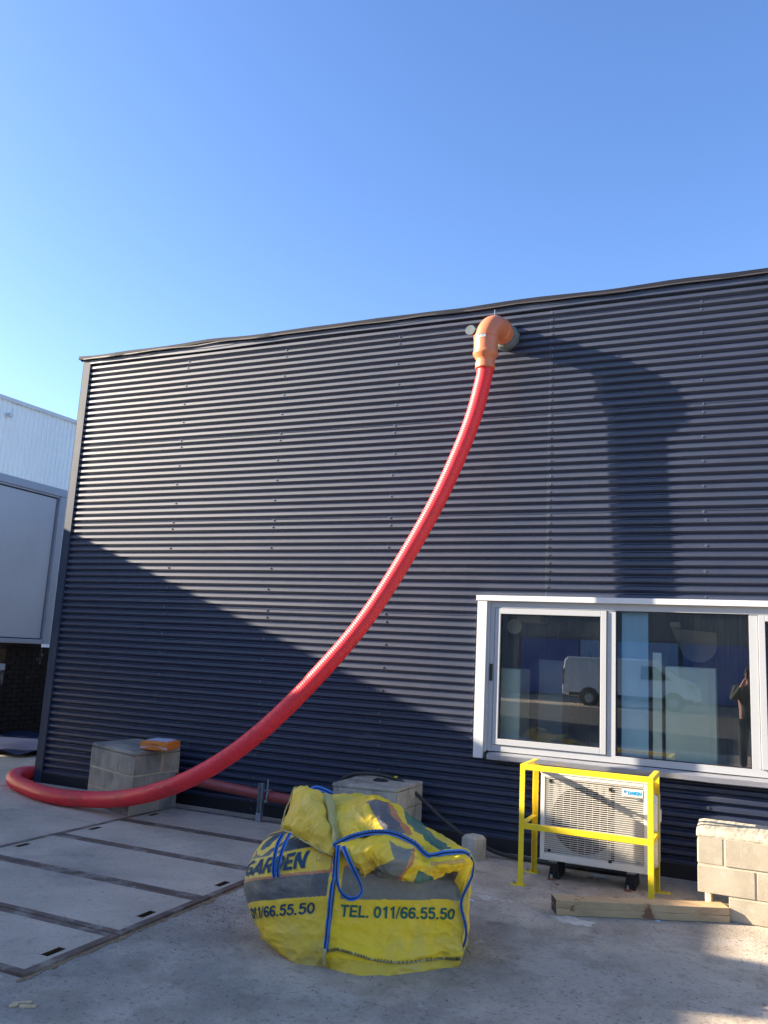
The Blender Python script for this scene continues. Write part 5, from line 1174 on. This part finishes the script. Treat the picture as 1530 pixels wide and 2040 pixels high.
VJ = [(bx_, by, .84, .185, .14), (bx_, by, 1.0, .175, .135), (bx_, by, 1.2, .175, .135), (bx_, by + .01, 1.40, .19, .13), (bx_, by + .005, 1.49, .09, .08), (bx_ - .21, by + .02, 1.42, .085), (bx_ - .265, by + .10, 1.22, .070), (bx_ - .115, by + .31, 1.475, .052), (bx_ + .21, by + .02, 1.42, .085), (bx_ + .265, by + .10, 1.22, .070), (bx_ + .115, by + .31, 1.475, .052)]
skin('jacket', VJ, [(0,1),(1,2),(2,3),(3,4),(3,5),(5,6),(6,7),(3,8),(8,9),(9,10)], MT['jacket'], per)
VT = [(bx_, by, .93, .155, .125), (bx_ - .10, by, .84, .105), (bx_ - .12, by + .02, .48, .078), (bx_ - .12, by, .12, .062), (bx_ + .10, by, .84, .105), (bx_ + .12, by + .02, .48, .078), (bx_ + .12, by, .12, .062)]
skin('trousers', VT, [(0,1),(1,2),(2,3),(0,4),(4,5),(5,6)], MT['trousers'], per)
for s in (-1, 1):
    skin('shoe', [(bx_ + s*.12, by - .04, .05, .05, .045), (bx_ + s*.13, by + .08, .045, .05, .04), (bx_ + s*.14, by + .18, .035, .045, .03)], [(0,1),(1,2)], MT['shoe'], per)
    for k in range(4): skin('finger', [(bx_ + s*.070, by + .375, 1.615 - .018*k + .02, .010), (bx_ + s*.050, by + .400, 1.625 - .018*k + .02, .009), (bx_ + s*.040, by + .392, 1.627 - .018*k + .02, .008)], [(0,1),(1,2)], MT['skin'], per, 1)
    skin('thumb', [(bx_ + s*.065, by + .36, 1.60, .012), (bx_ + s*.045, by + .355, 1.635, .010), (bx_ + s*.030, by + .365, 1.655, .009)], [(0,1),(1,2)], MT['skin'], per, 1)
    m = MB(); m.tube([(bx_ + s*.028, by + .098, 1.700), (bx_ + s*.028, by + .108, 1.700)], .011, 10); m.build('eye', MT['gasket'], per)
    skin('ear', [(bx_ + s*.070, by + .02, 1.66, .012, .018), (bx_ + s*.074, by + .015, 1.69, .012, .018)], [(0,1)], MT['skin'], per, 1)
skin('nose', [(bx_, by + .10, 1.705, .010), (bx_, by + .122, 1.675, .014)], [(0,1)], MT['skin'], per, 1)
m = MB(); m.box((bx_ - .025, by + .101, 1.640), (bx_ + .025, by + .112, 1.648)); m.build('mouth', MT['taillight'], per)
skin('hair', [(bx_, by - .03, 1.66, .070, .06), (bx_, by + .0, 1.74, .078, .078), (bx_, by + .05, 1.775, .055, .05)], [(0,1),(1,2)], MT['hair'], per)
m = MB(); m.box((bx_ - .05, by + .380, 1.60), (bx_ + .05, by + .388, 1.76)); tag(m.build('mobile_phone', MT['black'], None, origin=(bx_, by + .384, 1.68), bevel=.003), 'black mobile phone held upright by the person in the olive jacket', 'phone')

# white paint smears on the concrete right of the sack
for (pts, lb) in (([(942, 1783), (965, 1781), (985, 1790), (1010, 1795), (1004, 1801), (975, 1796), (950, 1790)], 'long white paint smear on the concrete just right of the yellow sack'),
                  ([(1012, 1793), (1032, 1796), (1044, 1803), (1030, 1804), (1014, 1799)], 'short white paint smear beyond the end of the long one'),
                  ([(1100, 1826), (1130, 1822), (1155, 1832), (1185, 1840), (1170, 1848), (1135, 1842), (1108, 1836)], 'pale worn patch on the concrete left of the stacked timbers')):
    c = atZ(sum(p[0] for p in pts) / len(pts), sum(p[1] for p in pts) / len(pts), 0); P = []
    for i in range(len(pts)):
        a = atZ(*pts[i], 0); b = atZ(*pts[(i + 1) % len(pts)], 0)
        for k in range(5):
            q = a.lerp(b, k / 5); q = c + (q - c) * (1 + .5 * noise.noise(q * 30)); P.append(Vector((q.x, q.y, .0012)))
    m = MB(); m.add([Vector((c.x, c.y, .0014))] + P, [(0, 1 + i, 1 + (i + 1) % len(P)) for i in range(len(P))])
    tag(m.build('paint_smear', MT['paintmark'], None, origin=c), lb, 'paint mark')
